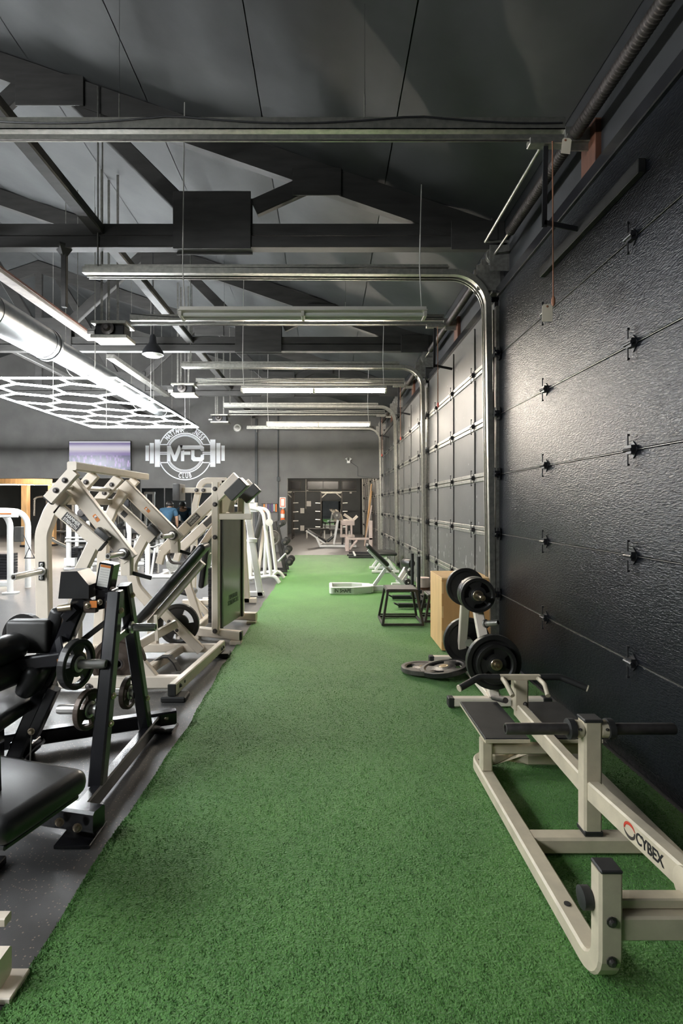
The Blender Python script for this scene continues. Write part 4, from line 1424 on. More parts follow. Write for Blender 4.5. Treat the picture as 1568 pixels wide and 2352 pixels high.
# flat bench behind it
t = thing('flat_bench', 'black padded flat bench with white legs beside the third garage door', 'bench', (1.27, 12.3, 0))
PAD('pad', (1.05, 12.3, 0.43), (1.55, 12.3, 0.43), 0.9, 0.07, M['vinyl'], t, r=0.03)
RT('spine', [(1.3, 11.9, 0.36), (1.3, 12.7, 0.36)], 0.06, 0.06, M['white'], t)
for y in (11.95, 12.65):
    RT('leg', [(1.27, y, 0.34), (1.08, y, 0.07)], 0.06, 0.05, M['white'], t, up=(0, 1, 0))
    RT('leg', [(1.33, y, 0.34), (1.52, y, 0.07)], 0.06, 0.05, M['white'], t, up=(0, 1, 0))
    RT('foot_bar', [(1.0, y, 0.045), (1.6, y, 0.045)], 0.06, 0.06, M['white'], t)

# white roller bench lying by the door track
t = thing('roller_bench', 'white leg roller frame with black end pad against the door track', 'bench', (1.52, 10.2, 0))
RT('beam', [(1.32, 10.0, 0.10), (1.62, 10.5, 0.42)], 0.08, 0.08, M['white'], t, up=(0, 1, 0))
RT('foot_bar', [(1.20, 9.98, 0.045), (1.60, 10.05, 0.045)], 0.06, 0.06, M['white'], t)
RT('prop', [(1.62, 10.5, 0.42), (1.62, 10.55, 0.02)], 0.05, 0.05, M['white'], t, up=(0, 1, 0))
MB().lathe([(0.03, 0), (0.075, 0.006), (0.085, 0.04), (0.085, 0.20), (0.075, 0.236), (0.03, 0.24)], (1.47, 10.28, 0.42), (0.5, -0.85, 0), 18).build('end_pad', M['vinyl'], t)

# timber and steel lengths by the back opening, at the end of the turf
t = thing('stacked_bars', 'dark steel bars lying across the far end of the turf', 'bars', (1.0, 15.6, 0))
for i, (y, z, x0, x1) in enumerate(((15.3, 0.04, 0.62, 1.5), (15.9, 0.04, 0.60, 1.5), (16.1, 0.085, 0.66, 1.45))):
    RT('bar', [(x0, y, z), (x1, y, z)], 0.07, 0.05, M['black'], t)
for x in (0.8, 1.3):
    RT('cross_bar', [(x, 15.25, 0.09), (x, 16.15, 0.115)], 0.05, 0.04, M['white'], t)

# ================================================================== BLACK LEG MACHINE (left foreground)
gb = M['gloss_black']
t = thing('leg_machine', 'glossy black plate loaded leg machine in the left foreground', 'gym machine', (-1.4, 3.0, 0))
RT('base_bar', [(-1.15, 2.53, 0.075), (-1.13, 3.66, 0.075)], 0.06, 0.085, gb, t)
RT('front_foot_beam', [(-1.035, 2.455, 0.085), (-2.1, 2.70, 0.085)], 0.085, 0.10, gb, t)
RT('rear_foot_beam', [(-1.02, 3.655, 0.085), (-2.1, 3.20, 0.085)], 0.075, 0.09, gb, t)
RT('centre_beam', [(-2.08, 2.66, 0.085), (-2.08, 3.24, 0.085)], 0.08, 0.09, gb, t)
BX('foot_plate', (-1.20, 2.37, 0.001), (-1.04, 2.56, 0.018), gb, t, 0.003)
BX('foot_plate', (-1.14, 3.56, 0.001), (-1.02, 3.72, 0.018), gb, t, 0.003)
BX('foot_plate', (-2.20, 2.80, 0.001), (-2.0, 3.1, 0.04), gb, t, 0.003)
for px, py, Y in ((137, 1888, 2.43), (178, 1901, 2.40)):
    bolt(at(px, py, Y), (0.1, -1, 0), t, M['brass'], 0.014)
bolt((-1.07, 3.60, 0.09), (0.1, -1, 0), t, M['brass'], 0.012)
f0, f1 = V((-1.155, 2.72, 0.10)), at(265, 1362, 3.04)
r0, r1 = V((-1.145, 3.42, 0.10)), at(286, 1342, 3.22)
fu = RT('front_upright', [f0, f1], 0.075, 0.075, gb, t, up=(0, 1, 0))
ru = RT('rear_upright', [r0, r1], 0.07, 0.07, gb, t, up=(0, 1, 0))
for s_ in (0.30, 0.44, 0.90):
    bolt(f0.lerp(f1, s_) + V((0.042, -0.005, 0)), (1, -0.3, 0), fu, M['brass'], 0.012)
for s_ in (0.22, 0.93):
    bolt(r0.lerp(r1, s_) + V((0.040, -0.005, 0)), (1, -0.3, 0), ru, M['brass'], 0.012)
BX('top_bracket', f1 + V((-0.05, -0.03, -0.16)), r1 + V((0.02, 0.03, -0.02)), gb, t, 0.004)
# leaning main post with its pads
sp0, sp1 = V((-1.74, 3.02, 0.10)), at(190, 1372, 3.06)
RT('main_post', [sp0, sp1], 0.085, 0.075, gb, t, up=(0, 1, 0))
RT('head_arm', [at(160, 1402, 3.1), at(268, 1378, 3.12)], 0.07, 0.06, gb, t)
rpl = BX('rusty_plate', at(191, 1408, 3.02), at(227, 1378, 3.06), M['iron_brown'], t, 0.003)
BX('sticker', at(206, 1396, 3.013), at(223, 1380, 3.018), M['label_orange'], rpl, 0)
bolt(at(202, 1391, 3.015), (0, -1, 0), t, M['brass'], 0.012)
bolt(at(229, 1383, 3.03), (0, -1, 0), t, M['brass'], 0.012)
# shaped head pad block
c = at(182, 1340, 3.08)
MB().prism([c + V(q) for q in ((-0.085, -0.07, -0.075), (-0.07, -0.07, 0.075), (0.02, -0.07, 0.078), (0.085, -0.07, 0.0), (0.085, -0.07, -0.075))], (0, 0.16, 0)).build('head_pad', M['vinyl'], t)
# instruction placard
a = at(247, 1322, 3.12)
rot = Matrix.Rotation(-0.22, 3, 'Y').inverted() if False else Matrix.Rotation(0.18, 3, 'Y')
pl = MB().rbox(a, (0.085, 0.10, 0.155), 0.006, 1, rot).build('placard', gb, t)
MB().rbox(a + V((0, -0.0515, 0.005)), (0.062, 0.002, 0.125), 0.0008, 1, rot).build('placard_sheet', M['label_white'], pl)
MB().rbox(a + rot @ V((0, -0.0525, 0.060)), (0.058, 0.0015, 0.014), 0.0005, 1, rot).build('placard_heading', M['label_orange'], pl)
for i in range(7):
    MB().rbox(a + rot @ V((0, -0.0528, 0.040 - i * 0.014)), (0.05, 0.0012, 0.003), 0.0004, 1, rot).build('printed_line', M['wire'], pl)
BX('placard_base', a + V((-0.05, -0.05, -0.14)), a + V((0.045, 0.05, -0.075)), gb, t, 0.004)
# linkage between posts
RT('link_bar', [at(190, 1470, 3.12), at(255, 1420, 3.12)], 0.03, 0.03, M['dark_steel'], t)
RT('link_bar', [at(150, 1420, 3.0), at(175, 1395, 3.0)], 0.05, 0.05, gb, t)
MB().cyl(at(135, 1398, 2.98), at(165, 1394, 2.98), 0.02, 12).build('pivot_pin', M['brass'], t)
RT('brown_link', [at(151, 1412, 3.05), at(146, 1460, 3.05)], 0.035, 0.012, M['iron_brown'], t, up=(0, 1, 0))
# pads
MB().rbox(at(70, 1460, 3.05), (0.235, 0.09, 0.185), 0.02, 3).build('chest_pad', M['vinyl_grey'], t)
PAD('back_pad', at(118, 1500, 3.15), at(150, 1392, 3.15), 0.20, 0.09, M['vinyl'], t, r=0.03)
PAD('knee_pad', at(100, 1522, 2.98), at(66, 1590, 2.98), 0.22, 0.10, M['vinyl'], t, r=0.04)
MB().rbox((-1.92, 3.02, 0.40), (0.56, 0.62, 0.085), 0.035, 3).build('seat_pad', M['vinyl'], t)
RT('seat_post', [(-1.86, 3.02, 0.10), (-1.86, 3.02, 0.36)], 0.08, 0.08, gb, t, up=(0, 1, 0))
RT('leg_arm', [at(146, 1512, 2.92), at(-40, 1536, 2.92)], 0.055, 0.07, gb, t)
for zz in (1496, 1552):
    MB().lathe([(0.02, -0.13), (0.068, -0.125), (0.078, -0.10), (0.078, 0.10), (0.068, 0.125), (0.02, 0.13)], at(0, zz, 2.86), (0.25, 1, 0), 18).build('foam_roller', M['vinyl'], t)
RT('lower_arm', [at(125, 1580, 3.0), at(75, 1690, 3.0)], 0.06, 0.06, gb, t, up=(0, 1, 0))
BX('adjuster', at(20, 1735, 3.05), at(95, 1690, 3.15), gb, t, 0.004)
MB().prism([at(58, 1742, 3.02), at(100, 1700, 3.02), at(104, 1704, 3.3), at(62, 1746, 3.3)], (0, 0, 0.01)).build('tread_plate', M['dark_steel'], t)
bolt(at(72, 1680, 2.9), (0, -1, 0), t, M['brass'], 0.013)
TU('pin_chain', [at(72, 1690, 2.9), at(69, 1750, 2.9)], 0.004, M['galv_dull'], t, 6)
# horns
w0 = at(150, 1525, 2.86)
sleeve('weight_horn', w0, (1, 0, 0.0), 0.215, 0.025, M['chrome'], t)
RT('horn_arm', [at(150, 1524, 2.86), at(140, 1470, 3.0)], 0.05, 0.05, gb, t, up=(0, 1, 0))
BX('horn_sticker', at(131, 1548, 2.83), at(140, 1513, 2.84), M['label_orange'], t, 0)
sleeve('weight_horn', f0.lerp(f1, 0.37) + V((-0.035, 0, 0)), (-1, 0.0, 0), 0.21, 0.025, M['chrome'], t)
sleeve('weight_horn', r0.lerp(r1, 0.26) + V((-0.035, 0, 0)), (-1, 0.0, 0), 0.20, 0.023, M['chrome'], t)
h0 = at(300, 1441, 3.20)
sleeve('weight_horn', h0, (1, 0, 0.01), 0.15, 0.024, M['chrome'], t)
RT('cross_link', [f0.lerp(f1, 0.72), r0.lerp(r1, 0.72)], 0.04, 0.05, gb, t)
plate(w0 + V((0.06, 0, 0)), (1, -0.22, 0.0), 0.132, 0.04, 'small black grip plate on the front horn of the black leg machine', spin=0.5, hubmat='chrome')
pp = f0.lerp(f1, 0.37) + V((-0.085, 0, 0))
plate(pp, (1, -0.25, 0), 0.105, 0.03, 'small brownish plate stored low on the front upright of the black leg machine', mat='iron_brown', spin=0.2, hubmat='chrome')
pp = r0.lerp(r1, 0.26) + V((-0.075, 0, 0))
plate(pp, (1, -0.12, 0), 0.10, 0.03, 'small brownish plate stored low on the rear upright of the black leg machine', mat='iron_brown', spin=0.9, hubmat='chrome')
plate(at(58, 1468, 3.45), (0.25, 1, 0), 0.165, 0.04, 'black plate half hidden behind the grey chest pad of the leg machine', spin=0.2, hubmat='chrome')
sleeve('weight_horn', at(58, 1468, 3.50), (-0.25, -1, 0), 0.22, 0.024, M['chrome'], t)
RT('rear_arm', [at(58, 1468, 3.50), at(140, 1450, 3.1)], 0.05, 0.05, gb, t)

# black stool pad at the left edge
t = thing('padded_stool', 'black padded seat cut off by the left picture edge', 'seat', (-1.45, 2.07, 0))
MB().rbox((-1.40, 2.07, 0.43), (0.86, 0.40, 0.10), 0.045, 4, Matrix.Rotation(-0.30, 3, 'Z')).build('seat_pad', M['vinyl'], t)
MB().rbox((-1.40, 2.07, 0.372), (0.80, 0.34, 0.02), 0.005, 1, Matrix.Rotation(-0.30, 3, 'Z')).build('seat_board', M['black'], t)
RT('seat_post', [(-1.55, 2.10, 0.03), (-1.55, 2.10, 0.365)], 0.08, 0.08, gb, t, up=(0, 1, 0))
BX('base_plate', (-1.80, 1.95, 0.0), (-1.35, 2.28, 0.035), gb, t, 0.004)
RT('side_frame', [(-1.185, 1.93, 0.365), (-1.20, 1.94, 0.62)], 0.03, 0.05, gb, t, up=(0, 1, 0))
bolt((-1.10, 1.89, 0.40), (0.3, -1, 0), t, M['brass'], 0.012)

# white frame at the lower left edge
t = thing('bench_frame', 'cream steel bench frame foot cut off by the lower left picture edge', 'bench', (-1.3, 1.75, 0))
RT('foot_beam', [(-1.00, 1.68, 0.075), (-1.75, 1.68, 0.075)], 0.07, 0.09, M['cream'], t)
BX('foot_plate', (-1.06, 1.63, 0.001), (-0.955, 1.74, 0.022), M['cream'], t, 0.003)
RT('foot_beam', [(-1.08, 1.83, 0.11), (-1.75, 1.83, 0.11)], 0.04, 0.03, M['cream'], t)
RT('spine', [(-1.70, 1.6, 0.09), (-1.70, 1.95, 0.09)], 0.06, 0.09, M['cream'], t)
RT('leg', [(-1.015, 1.62, 0.02), (-1.02, 1.30, 0.02)], 0.05, 0.03, M['cream'], t)

# ================================================================== CREAM LEVER ROW MACHINE
cr = M['cream']
t = thing('lever_machine', 'large cream plate loaded lever machine with two swinging arms', 'gym machine', (-1.8, 4.9, 0))
Yn = 4.42
RT('base_rail', [(-1.185, 4.14, 0.095), (-1.06, 5.47, 0.095)], 0.06, 0.095, cr, t)
BX('end_cap', (-1.217, 4.128, 0.05), (-1.155, 4.142, 0.14), M['rubber'], t, 0.004)
for y, x in ((4.20, -1.18), (5.40, -1.065)):
    BX('rubber_foot', (x - 0.09, y - 0.08, 0.0), (x + 0.10, y + 0.07, 0.045), M['rubber'], t, 0.01)
    for dy in (0.03, 0.13) if y < 5 else (-0.10, -0.03):
        bolt((x + 0.034, y + dy, 0.10), (1, 0, 0), t, M['dark_steel'], 0.013)
RT('base_beam', [(-1.17, 4.40, 0.075), (-2.38, 4.40, 0.075)], 0.07, 0.10, cr, t)
RT('base_beam', [(-1.08, 5.38, 0.09), (-2.30, 5.38, 0.09)], 0.06, 0.08, cr, t)
RT('centre_rail', [(-1.60, 4.42, 0.075), (-1.45, 5.36, 0.085)], 0.07, 0.075, cr, t)
RT('rear_rail', [(-2.34, 4.38, 0.075), (-2.30, 5.9, 0.075)], 0.07, 0.08, cr, t)
bolt(at(203, 1577, 4.355), (0, -1, 0), t, M['dark_steel'], 0.018)
# black strap arched over the centre rail
MB().rect([at(345, 1537, 4.86), at(352, 1520, 4.88), at(372, 1508, 4.9), at(390, 1508, 4.9), at(402, 1522, 4.88), at(411, 1540, 4.86)], 0.012, 0.09, up=(0, 1, 0)).build('floor_strap', M['rubber'], t)
# near upright, bent at the top
up_path = fillet([V((-2.30, Yn, 0.09)), at(99, 1225, Yn), at(118, 1175, Yn), at(152, 1128, Yn)], 0.25, 5)
RT('upright', up_path, 0.11, 0.075, cr, t, up=(0, 1, 0))
RT('upright', fillet([V((-2.28, 5.40, 0.09)), at(240, 1220, 5.40), at(262, 1165, 5.4), at(285, 1130, 5.4)], 0.25, 5), 0.10, 0.075, cr, t, up=(0, 1, 0))
# storage horn on the near upright
BX('horn_bracket', at(88, 1333, 4.37), at(102, 1290, 4.385), M['black'], t, 0.003)
sleeve('weight_horn', at(95, 1312, 4.37), (-0.05, -1, 0.0), 0.36, 0.025, M['chrome'], t)
for yy in (1297, 1327):
    bolt(at(95, yy, 4.37), (0, -1, 0), t, M['chrome'], 0.01)
# top rail with its four bracket pairs
RT('top_rail', [(-2.03, 4.30, 1.825), (-2.03, 6.06, 1.83)], 0.075, 0.07, cr, t)
for i, y in enumerate((4.33, 4.71, 5.27, 5.72)):
    a_, b_ = V((-2.225, y, 1.555)), V((-2.02, y, 1.785))
    pv = MB().rect([a_, b_], 0.095, 0.055, up=(0, 1, 0)).build('pivot_bracket', cr, t)
    dd = (a_ - b_).normalized()
    MB().rect([a_, a_ + dd * 0.012], 0.09, 0.05, up=(0, 1, 0)).build('bracket_cap', M['rubber'], pv)
    for s_ in (0.33, 0.68):
        bolt(a_.lerp(b_, s_) + V((0, -0.03, 0)), (0, -1, 0), pv, M['dark_steel'], 0.016)
MB().cyl((-2.12, 4.36, 1.66), (-2.12, 5.75, 1.66), 0.022, 12).build('pivot_shaft', M['chrome'], t)
RT('cross_tube', [(-2.16, 4.44, 1.545), (-2.16, 5.42, 1.545)], 0.06, 0.06, cr, t)
# swinging arms
for (y, a_, b_) in ((4.52, at(163, 1108, 4.52), at(300, 1285, 4.52)), (5.50, at(283, 1112, 5.50), at(410, 1240, 5.50))):
    sa = RT('swing_arm', [a_, b_], 0.125, 0.085, cr, t, up=(0, 1, 0))
    dd = (b_ - a_).normalized()
    n_ = V((dd.z, 0, -dd.x))
    RT('arm_end', [b_ - dd * 0.05, b_ + V((-0.03, 0, -0.13))], 0.09, 0.075, cr, t, up=(0, 1, 0))
    MB().lathe([(0.02, 0), (0.047, 0.002), (0.047, 0.02), (0.02, 0.022)], b_ - dd * 0.07 + V((0, -0.045, 0)), (0, -1, 0), 18).build('horn_flange', M['dark_steel'], sa)
    sleeve('weight_horn', b_ - dd * 0.07 + V((0, -0.06, 0)), (-0.12, -1, 0), 0.24, 0.025, M['chrome'], t)
    MB().cyl(b_ + V((-0.035, 0, -0.10)), b_ + V((0.155, 0.06, -0.165)), 0.017, 12).build('grip', M['rubber'], t)
    MB().lathe([(0.02, 0), (0.032, 0.002), (0.032, 0.03), (0.02, 0.032)], b_ + V((-0.055, 0, -0.095)), (1, 0.3, -0.3), 14).build('grip_flange', cr, t)
    bolt(a_.lerp(b_, 0.45) + V((0, -0.043, 0)), (0, -1, 0), t, M['chrome'], 0.008)
    # orange sticker
    MB().rect([a_.lerp(b_, 0.42) + V((0, -0.0445, 0)), a_.lerp(b_, 0.50) + V((0, -0.0445, 0))], 0.03, 0.001, up=(0, 1, 0), ch=0).build('sticker', M['label_orange'], sa)
# fixed lower beams with name plates, and the legs under them
def fixed(y, a_, b_, leg, px):
    RT('fixed_beam', [a_, b_], 0.10, 0.075, cr, t, up=(0, 1, 0))
    dd = (b_ - a_).normalized()
    MB().rect([b_, b_ + dd * 0.008], 0.095, 0.07, up=(0, 1, 0)).build('end_cap', M['rubber'], t)
    nrm = V((-dd.z, 0, dd.x))
    MB().rbox(b_ - dd * 0.06 + nrm * 0.075, (0.13, 0.075, 0.055), 0.012, 2, frame_from(dd)).build('bump_stop', M['vinyl_grey'], t)
    RT('leg', leg, 0.10, 0.07, cr, t, up=(0, 1, 0))
    q0, q1 = a_.lerp(b_, 0.18) + V((0, -0.039, 0)), a_.lerp(b_, 0.52 if y < 5 else 0.30) + V((0, -0.039, 0))
    MB().rect([q0, q1], 0.075 if y < 5 else 0.05, 0.002, up=(0, 1, 0), ch=0).build('name_plate', M['label_dark'], t)
    npl = t.children[-1]
    if y < 5:
        mid = (q0 + q1) / 2 + V((0, -0.0015, 0))
        text_mesh('HAMMER', 0.040, 0.0008, M['label_white'], 'lettering', npl, basis(mid + nrm * 0.017, dd, nrm), squash=0.85, bold=0.001)
        text_mesh('STRENGTH', 0.036, 0.0008, M['label_white'], 'lettering', npl, basis(mid - nrm * 0.019, dd, nrm), squash=0.76, bold=0.001)


fixed(4.40, at(134, 1168, 4.42), at(236, 1254, 4.42), fillet([at(218, 1246, 4.42), at(180, 1325, 4.42), at(172, 1400, 4.42), at(172, 1572, 4.42)], 0.2, 4), 0)
fixed(5.40, at(268, 1162, 5.42), at(352, 1240, 5.42), fillet([at(334, 1232, 5.42), at(299, 1299, 5.42), at(312, 1350, 5.42), at(350, 1392, 5.42), at(352, 1490, 5.42)], 0.2, 5), 0)
# seat support, long chest pad and its frame
yp = 4.93
PAD('long_pad', at(318, 1428, yp), at(474, 1250, yp), 0.27, 0.075, M['vinyl'], t, r=0.034)
RT('pad_frame', [at(345, 1432, yp), at(466, 1292, yp)], 0.06, 0.06, cr, t, up=(0, 1, 0))
RT('pad_strut', [at(357, 1412, yp - 0.1), at(360, 1472, yp - 0.1)], 0.03, 0.012, cr, t, up=(0, 1, 0))
RT('pad_support', [at(316, 1482, 5.0), at(405, 1432, 5.2)], 0.065, 0.075, cr, t)
RT('diagonal_leg', [at(366, 1398, 5.30), at(462, 1494, 5.34)], 0.09, 0.06, cr, t, up=(0, 1, 0))
RT('diagonal_leg', [at(318, 1512, 4.42), at(368, 1572, 4.42)], 0.07, 0.06, cr, t, up=(0, 1, 0))
RT('seat_pedestal', [at(318, 1486, 5.0), at(322, 1536, 4.95)], 0.07, 0.07, cr, t, up=(0, 1, 0))
for px, py in ((388, 1428), (406, 1448)):
    bolt(at(px, py, 5.265), (0, -1, 0), t, M['dark_steel'], 0.012)
sleeve('plate_horn', at(273, 1520, 4.52), (0, -1, 0), 0.22, 0.025, M['dark_steel'], t)
sleeve('plate_horn', at(410, 1433, 5.54), (0, -1, 0), 0.20, 0.025, M['dark_steel'], t)
RT('horn_post', [at(273, 1520, 4.52), at(273, 1580, 4.45)], 0.05, 0.05, cr, t, up=(0, 1, 0))
RT('horn_post', [at(410, 1433, 5.56), at(410, 1496, 5.45)], 0.05, 0.05, cr, t, up=(0, 1, 0))
plate(at(273, 1523, 4.42), (0, 1, 0), 0.222, 0.05, 'large brownish plate with raised number low on the cream lever machine', mat='iron_brown', text='100', spin=1.1, hubmat='dark_steel')
plate(at(410, 1433, 5.46), (0, 1, 0), 0.208, 0.05, 'large black grip plate behind the long black pad of the lever machine', spin=0.4, hubmat='dark_steel')

# ================================================================== CREAM WEIGHT TOWER MACHINE
t = thing('weight_tower', 'cream weight stack machine with smoked shroud and black roller pads beside the turf', 'gym machine', (-1.2, 6.4, 0))
RT('front_upright', [(-1.225, 5.96, 0.10), (-1.225, 5.96, 1.765)], 0.078, 0.078, cr, t, up=(0, 1, 0))
RT('rear_upright', [(-1.09, 6.86, 0.10), (-1.09, 6.86, 1.80)], 0.078, 0.078, cr, t, up=(0, 1, 0))
RT('base_beam', [(-1.55, 6.16, 0.085), (-0.935, 5.90, 0.085)], 0.075, 0.10, cr, t)
RT('base_beam', [(-1.55, 7.05, 0.085), (-0.90, 6.92, 0.085)], 0.075, 0.10, cr, t)
BX('end_cap', (-0.935, 5.865, 0.04), (-0.925, 5.94, 0.13), M['rubber'], t, 0.003)
RT('side_rail', [(-1.50, 6.14, 0.085), (-1.50, 7.04, 0.085)], 0.07, 0.09, cr, t)
for x, y in ((-0.99, 5.90), (-0.96, 6.92), (-1.5, 6.15), (-1.5, 7.04)):
    BX('foot_plate', (x - 0.06, y - 0.07, 0.0), (x + 0.06, y + 0.07, 0.035), cr, t, 0.004)
for z in (0.13, 1.16, 1.52, 1.69):
    bolt((-1.225, 5.92, z), (0, -1, 0), t, M['dark_steel'], 0.018)
for z in (0.30, 1.62, 1.72):
    bolt((-1.09, 6.82, z), (0, -1, 0), t, M['dark_steel'], 0.016)
M['shroud'] = material('smoked_shroud', (0.22, 0.21, 0.17), 0.18, var=0.1, nscale=2, spec=0.7)
A0, A1 = V((-1.185, 6.02, 0)), V((-1.06, 6.80, 0))
dd = (A1 - A0)
nn = V((dd.y, -dd.x, 0)).normalized()
MB().prism([A0 + V((0, 0, 0.13)), A1 + V((0, 0, 0.13)), A1 + V((0, 0, 1.38)), A0 + V((0, 0, 1.38))], -nn * 0.012).build('shroud', M['shroud'], t)
shr = t.children[-1]
for s_ in (0.035, 0.965):
    q = A0.lerp(A1, s_)
    RT('shroud_edge', [q + V((0, 0, 0.12)) + nn * 0.006, q + V((0, 0, 1.39)) + nn * 0.006], 0.05, 0.02, M['black'], shr, up=nn)
for dz, s in ((0.43, 'HAMMER'), (0.365, 'STRENGTH')):
    text_mesh(s, 0.075, 0.0008, M['black'], 'lettering', shr, basis(A0.lerp(A1, 0.55) + nn * 0.002 + V((0, 0, dz)), dd, (0, 0, 1)), squash=1.0, bold=0.001)
st_ = MB()
for i in range(14):
    st_.box((-1.36, 6.2, 0.16 + i * 0.045), (-1.24, 6.68, 0.20 + i * 0.045))
st_.build('weight_stack', M['black'], t)
for y in (6.32, 6.56):
    MB().cyl((-1.30, y, 0.12), (-1.30, y, 1.42), 0.013, 10).build('guide_rod', M['chrome'], t)
RT('top_tie', [(-1.225, 5.97, 1.40), (-1.09, 6.86, 1.40)], 0.06, 0.06, cr, t)
RT('side_tie', [(-1.18, 5.95, 1.385), (-0.83, 5.95, 1.385)], 0.055, 0.065, cr, t)
BX('gusset', (-1.20, 6.0, 1.42), (-1.16, 6.8, 1.72), cr, t, 0.004)
# lever arms with black block pads at their upper ends
for (y, a_, b_) in ((5.99, at(374, 1266, 6.05), at(545, 1094, 5.93)), (6.9, at(412, 1262, 6.9), at(577, 1108, 6.9))):
    RT('lever', [a_, b_], 0.115, 0.075, cr, t, up=(0, 1, 0))
    dd2 = (b_ - a_).normalized()
    nrm = V((dd2.z, 0, -dd2.x))
    MB().rbox(b_ - dd2 * 0.10 + nrm * 0.10 + V((0, -0.02, 0)), (0.24, 0.17, 0.13), 0.008, 1, frame_from(dd2)).build('block_pad', M['vinyl_grey'], t)
    RT('lever_foot', [a_, a_ + V((-0.04, 0, -0.14))], 0.08, 0.06, cr, t, up=(0, 1, 0))
    TU('handle', fillet([a_ + V((0.04, 0, 0)), a_ + V((0.09, 0, -0.13)), a_ + V((0.26, 0, -0.14)), a_ + V((0.36, 0, 0.06))], 0.06), 0.016, M['dark_steel'], t, 10)
    q = a_.lerp(b_, 0.36)
    MB().rect([q + V((0, -0.039, 0)), q + dd2 * 0.16 + V((0, -0.039, 0))], 0.07, 0.002, up=(0, 1, 0), ch=0).build('name_plate', M['label_dark'], t)
    npl = t.children[-1]
    if y < 6.5:
        text_mesh('HAMMER', 0.034, 0.0008, M['label_white'], 'lettering', npl, basis(q + dd2 * 0.08 + V((0, -0.041, 0)) - nrm * 0.016, dd2, -nrm), squash=0.9)
        text_mesh('STRENGTH', 0.030, 0.0008, M['label_white'], 'lettering', npl, basis(q + dd2 * 0.08 + V((0, -0.041, 0)) + nrm * 0.017, dd2, -nrm), squash=0.8)
RT('second_lever', [at(455, 1265, 6.3), at(500, 1200, 6.2)], 0.07, 0.06, cr, t, up=(0, 1, 0))
# seat side of the same machine
RT('seat_frame', fillet([(-1.55, 6.6, 0.09), (-1.72, 6.6, 0.6), (-1.45, 6.6, 0.95)], 0.2, 5), 0.09, 0.06, cr, t, up=(0, 1, 0))
PAD('back_pad', at(466, 1348, 6.62), at(484, 1215, 6.62), 0.30, 0.07, M['vinyl'], t, r=0.03)
PAD('seat_pad', at(408, 1352, 6.9), at(448, 1362, 6.9), 0.32, 0.07, M['vinyl'], t, r=0.03)
RT('seat_post', [at(432, 1362, 6.9), V((-1.5, 6.9, 0.1))], 0.07, 0.06, cr, t, up=(0, 1, 0))

# white machine behind the tower
t = thing('pad_machine', 'white machine with tall black pad on a side arm behind the weight tower', 'gym machine', (-1.9, 7.9, 0))
yy = 7.9
RT('rear_post', fillet([at(440, 1445, yy), at(448, 1160, yy), at(462, 1104, yy), at(520, 1104, yy)], 0.12, 4), 0.09, 0.06, M['cream'], t, up=(0, 1, 0))
RT('front_post', [at(520, 1450, yy), at(515, 1104, yy)], 0.08, 0.06, M['cream'], t, up=(0, 1, 0))
RT('pad_arm', [at(418, 1126, yy - 0.1), at(500, 1126, yy - 0.1)], 0.06, 0.075, M['cream'], t)
PAD('side_pad', at(411, 1150, yy - 0.1), at(411, 1112, yy - 0.1), 0.3, 0.105, M['vinyl_grey'], t, r=0.01)
for px in (451, 467):
    bolt(at(px, 1126, yy - 0.14), (0, -1, 0), t, M['dark_steel'], 0.02)
RT('base_beam', [at(400, 1448, yy), at(540, 1448, yy)], 0.08, 0.08, M['cream'], t)
RT('base_beam', [V((-2.15, 8.08, 0.06)), V((-1.4, 8.08, 0.06))], 0.08, 0.08, M['cream'], t)
RT('base_side', [V((-1.9, 7.9, 0.06)), V((-1.9, 8.08, 0.06))], 0.07, 0.07, M['cream'], t)
RT('cross_bar', [at(455, 1180, yy), at(515, 1180, yy)], 0.06, 0.06, M['cream'], t)
MB().lathe([(0.02, 0), (0.16, 0.005), (0.16, 0.03), (0.02, 0.035)], at(475, 1270, yy), (0, -1, 0), 22).build('cam_wheel', M['white'], t)

# ================================================================== TUBE FRAME MACHINE BY THE TURF
wh = M['white']
t = thing('tube_frame_machine', 'white round tube machine with curved feet beside the turf edge', 'gym machine', (-1.3, 10.6, 0))
for y, dx in ((10.3, 0.0), (11.0, 0.03)):
    p = [V((-1.9, y, 0.05)), V((-1.10 + dx, y, 0.16)), V((-0.98 + dx, y, 0.15)), V((-0.90 + dx, y, 0.03))]
    TU('curved_foot', fillet(p, 0.12, 5), 0.035, wh, t, 12)
    TU('hoop_post', fillet([V((-1.06 + dx, y, 0.15)), V((-1.17 + dx, y, 1.08)), V((-1.22 + dx, y, 1.42)), V((-1.45 + dx, y, 1.46))], 0.16, 6), 0.034, wh, t, 12)
TU('hoop_post', [V((-1.22, 10.6, 0.1)), V((-1.19, 10.6, 1.1))], 0.034, wh, t, 12)
RT('column', [V((-1.48, 10.4, 0.05)), V((-1.48, 10.4, 1.62))], 0.10, 0.10, wh, t, up=(0, 1, 0))
BX('column_head', (-1.56, 10.3, 1.38), (-1.34, 10.5, 1.56), wh, t)
BX('display', (-1.50, 10.28, 1.56), (-1.38, 10.36, 1.70), M['label_white'], t)
RT('tie', [V((-1.05, 10.3, 0.15)), V((-1.02, 11.0, 0.15))], 0.05, 0.05, wh, t)
MB().lathe([(0.008, 0), (0.07, 0.002), (0.07, 0.02), (0.008, 0.024)], (-1.09, 10.25, 1.185), (0.2, -1, 0), 20).build('white_disc', wh, t)
PAD('back_pad', V((-1.40, 10.7, 0.85)), V((-1.27, 10.7, 1.35)), 0.3, 0.09, M['vinyl_grey'], t, r=0.03)
RT('pad_post', [V((-1.36, 10.7, 0.1)), V((-1.24, 10.7, 1.1))], 0.06, 0.05, M['cream'], t, up=(0, 1, 0))

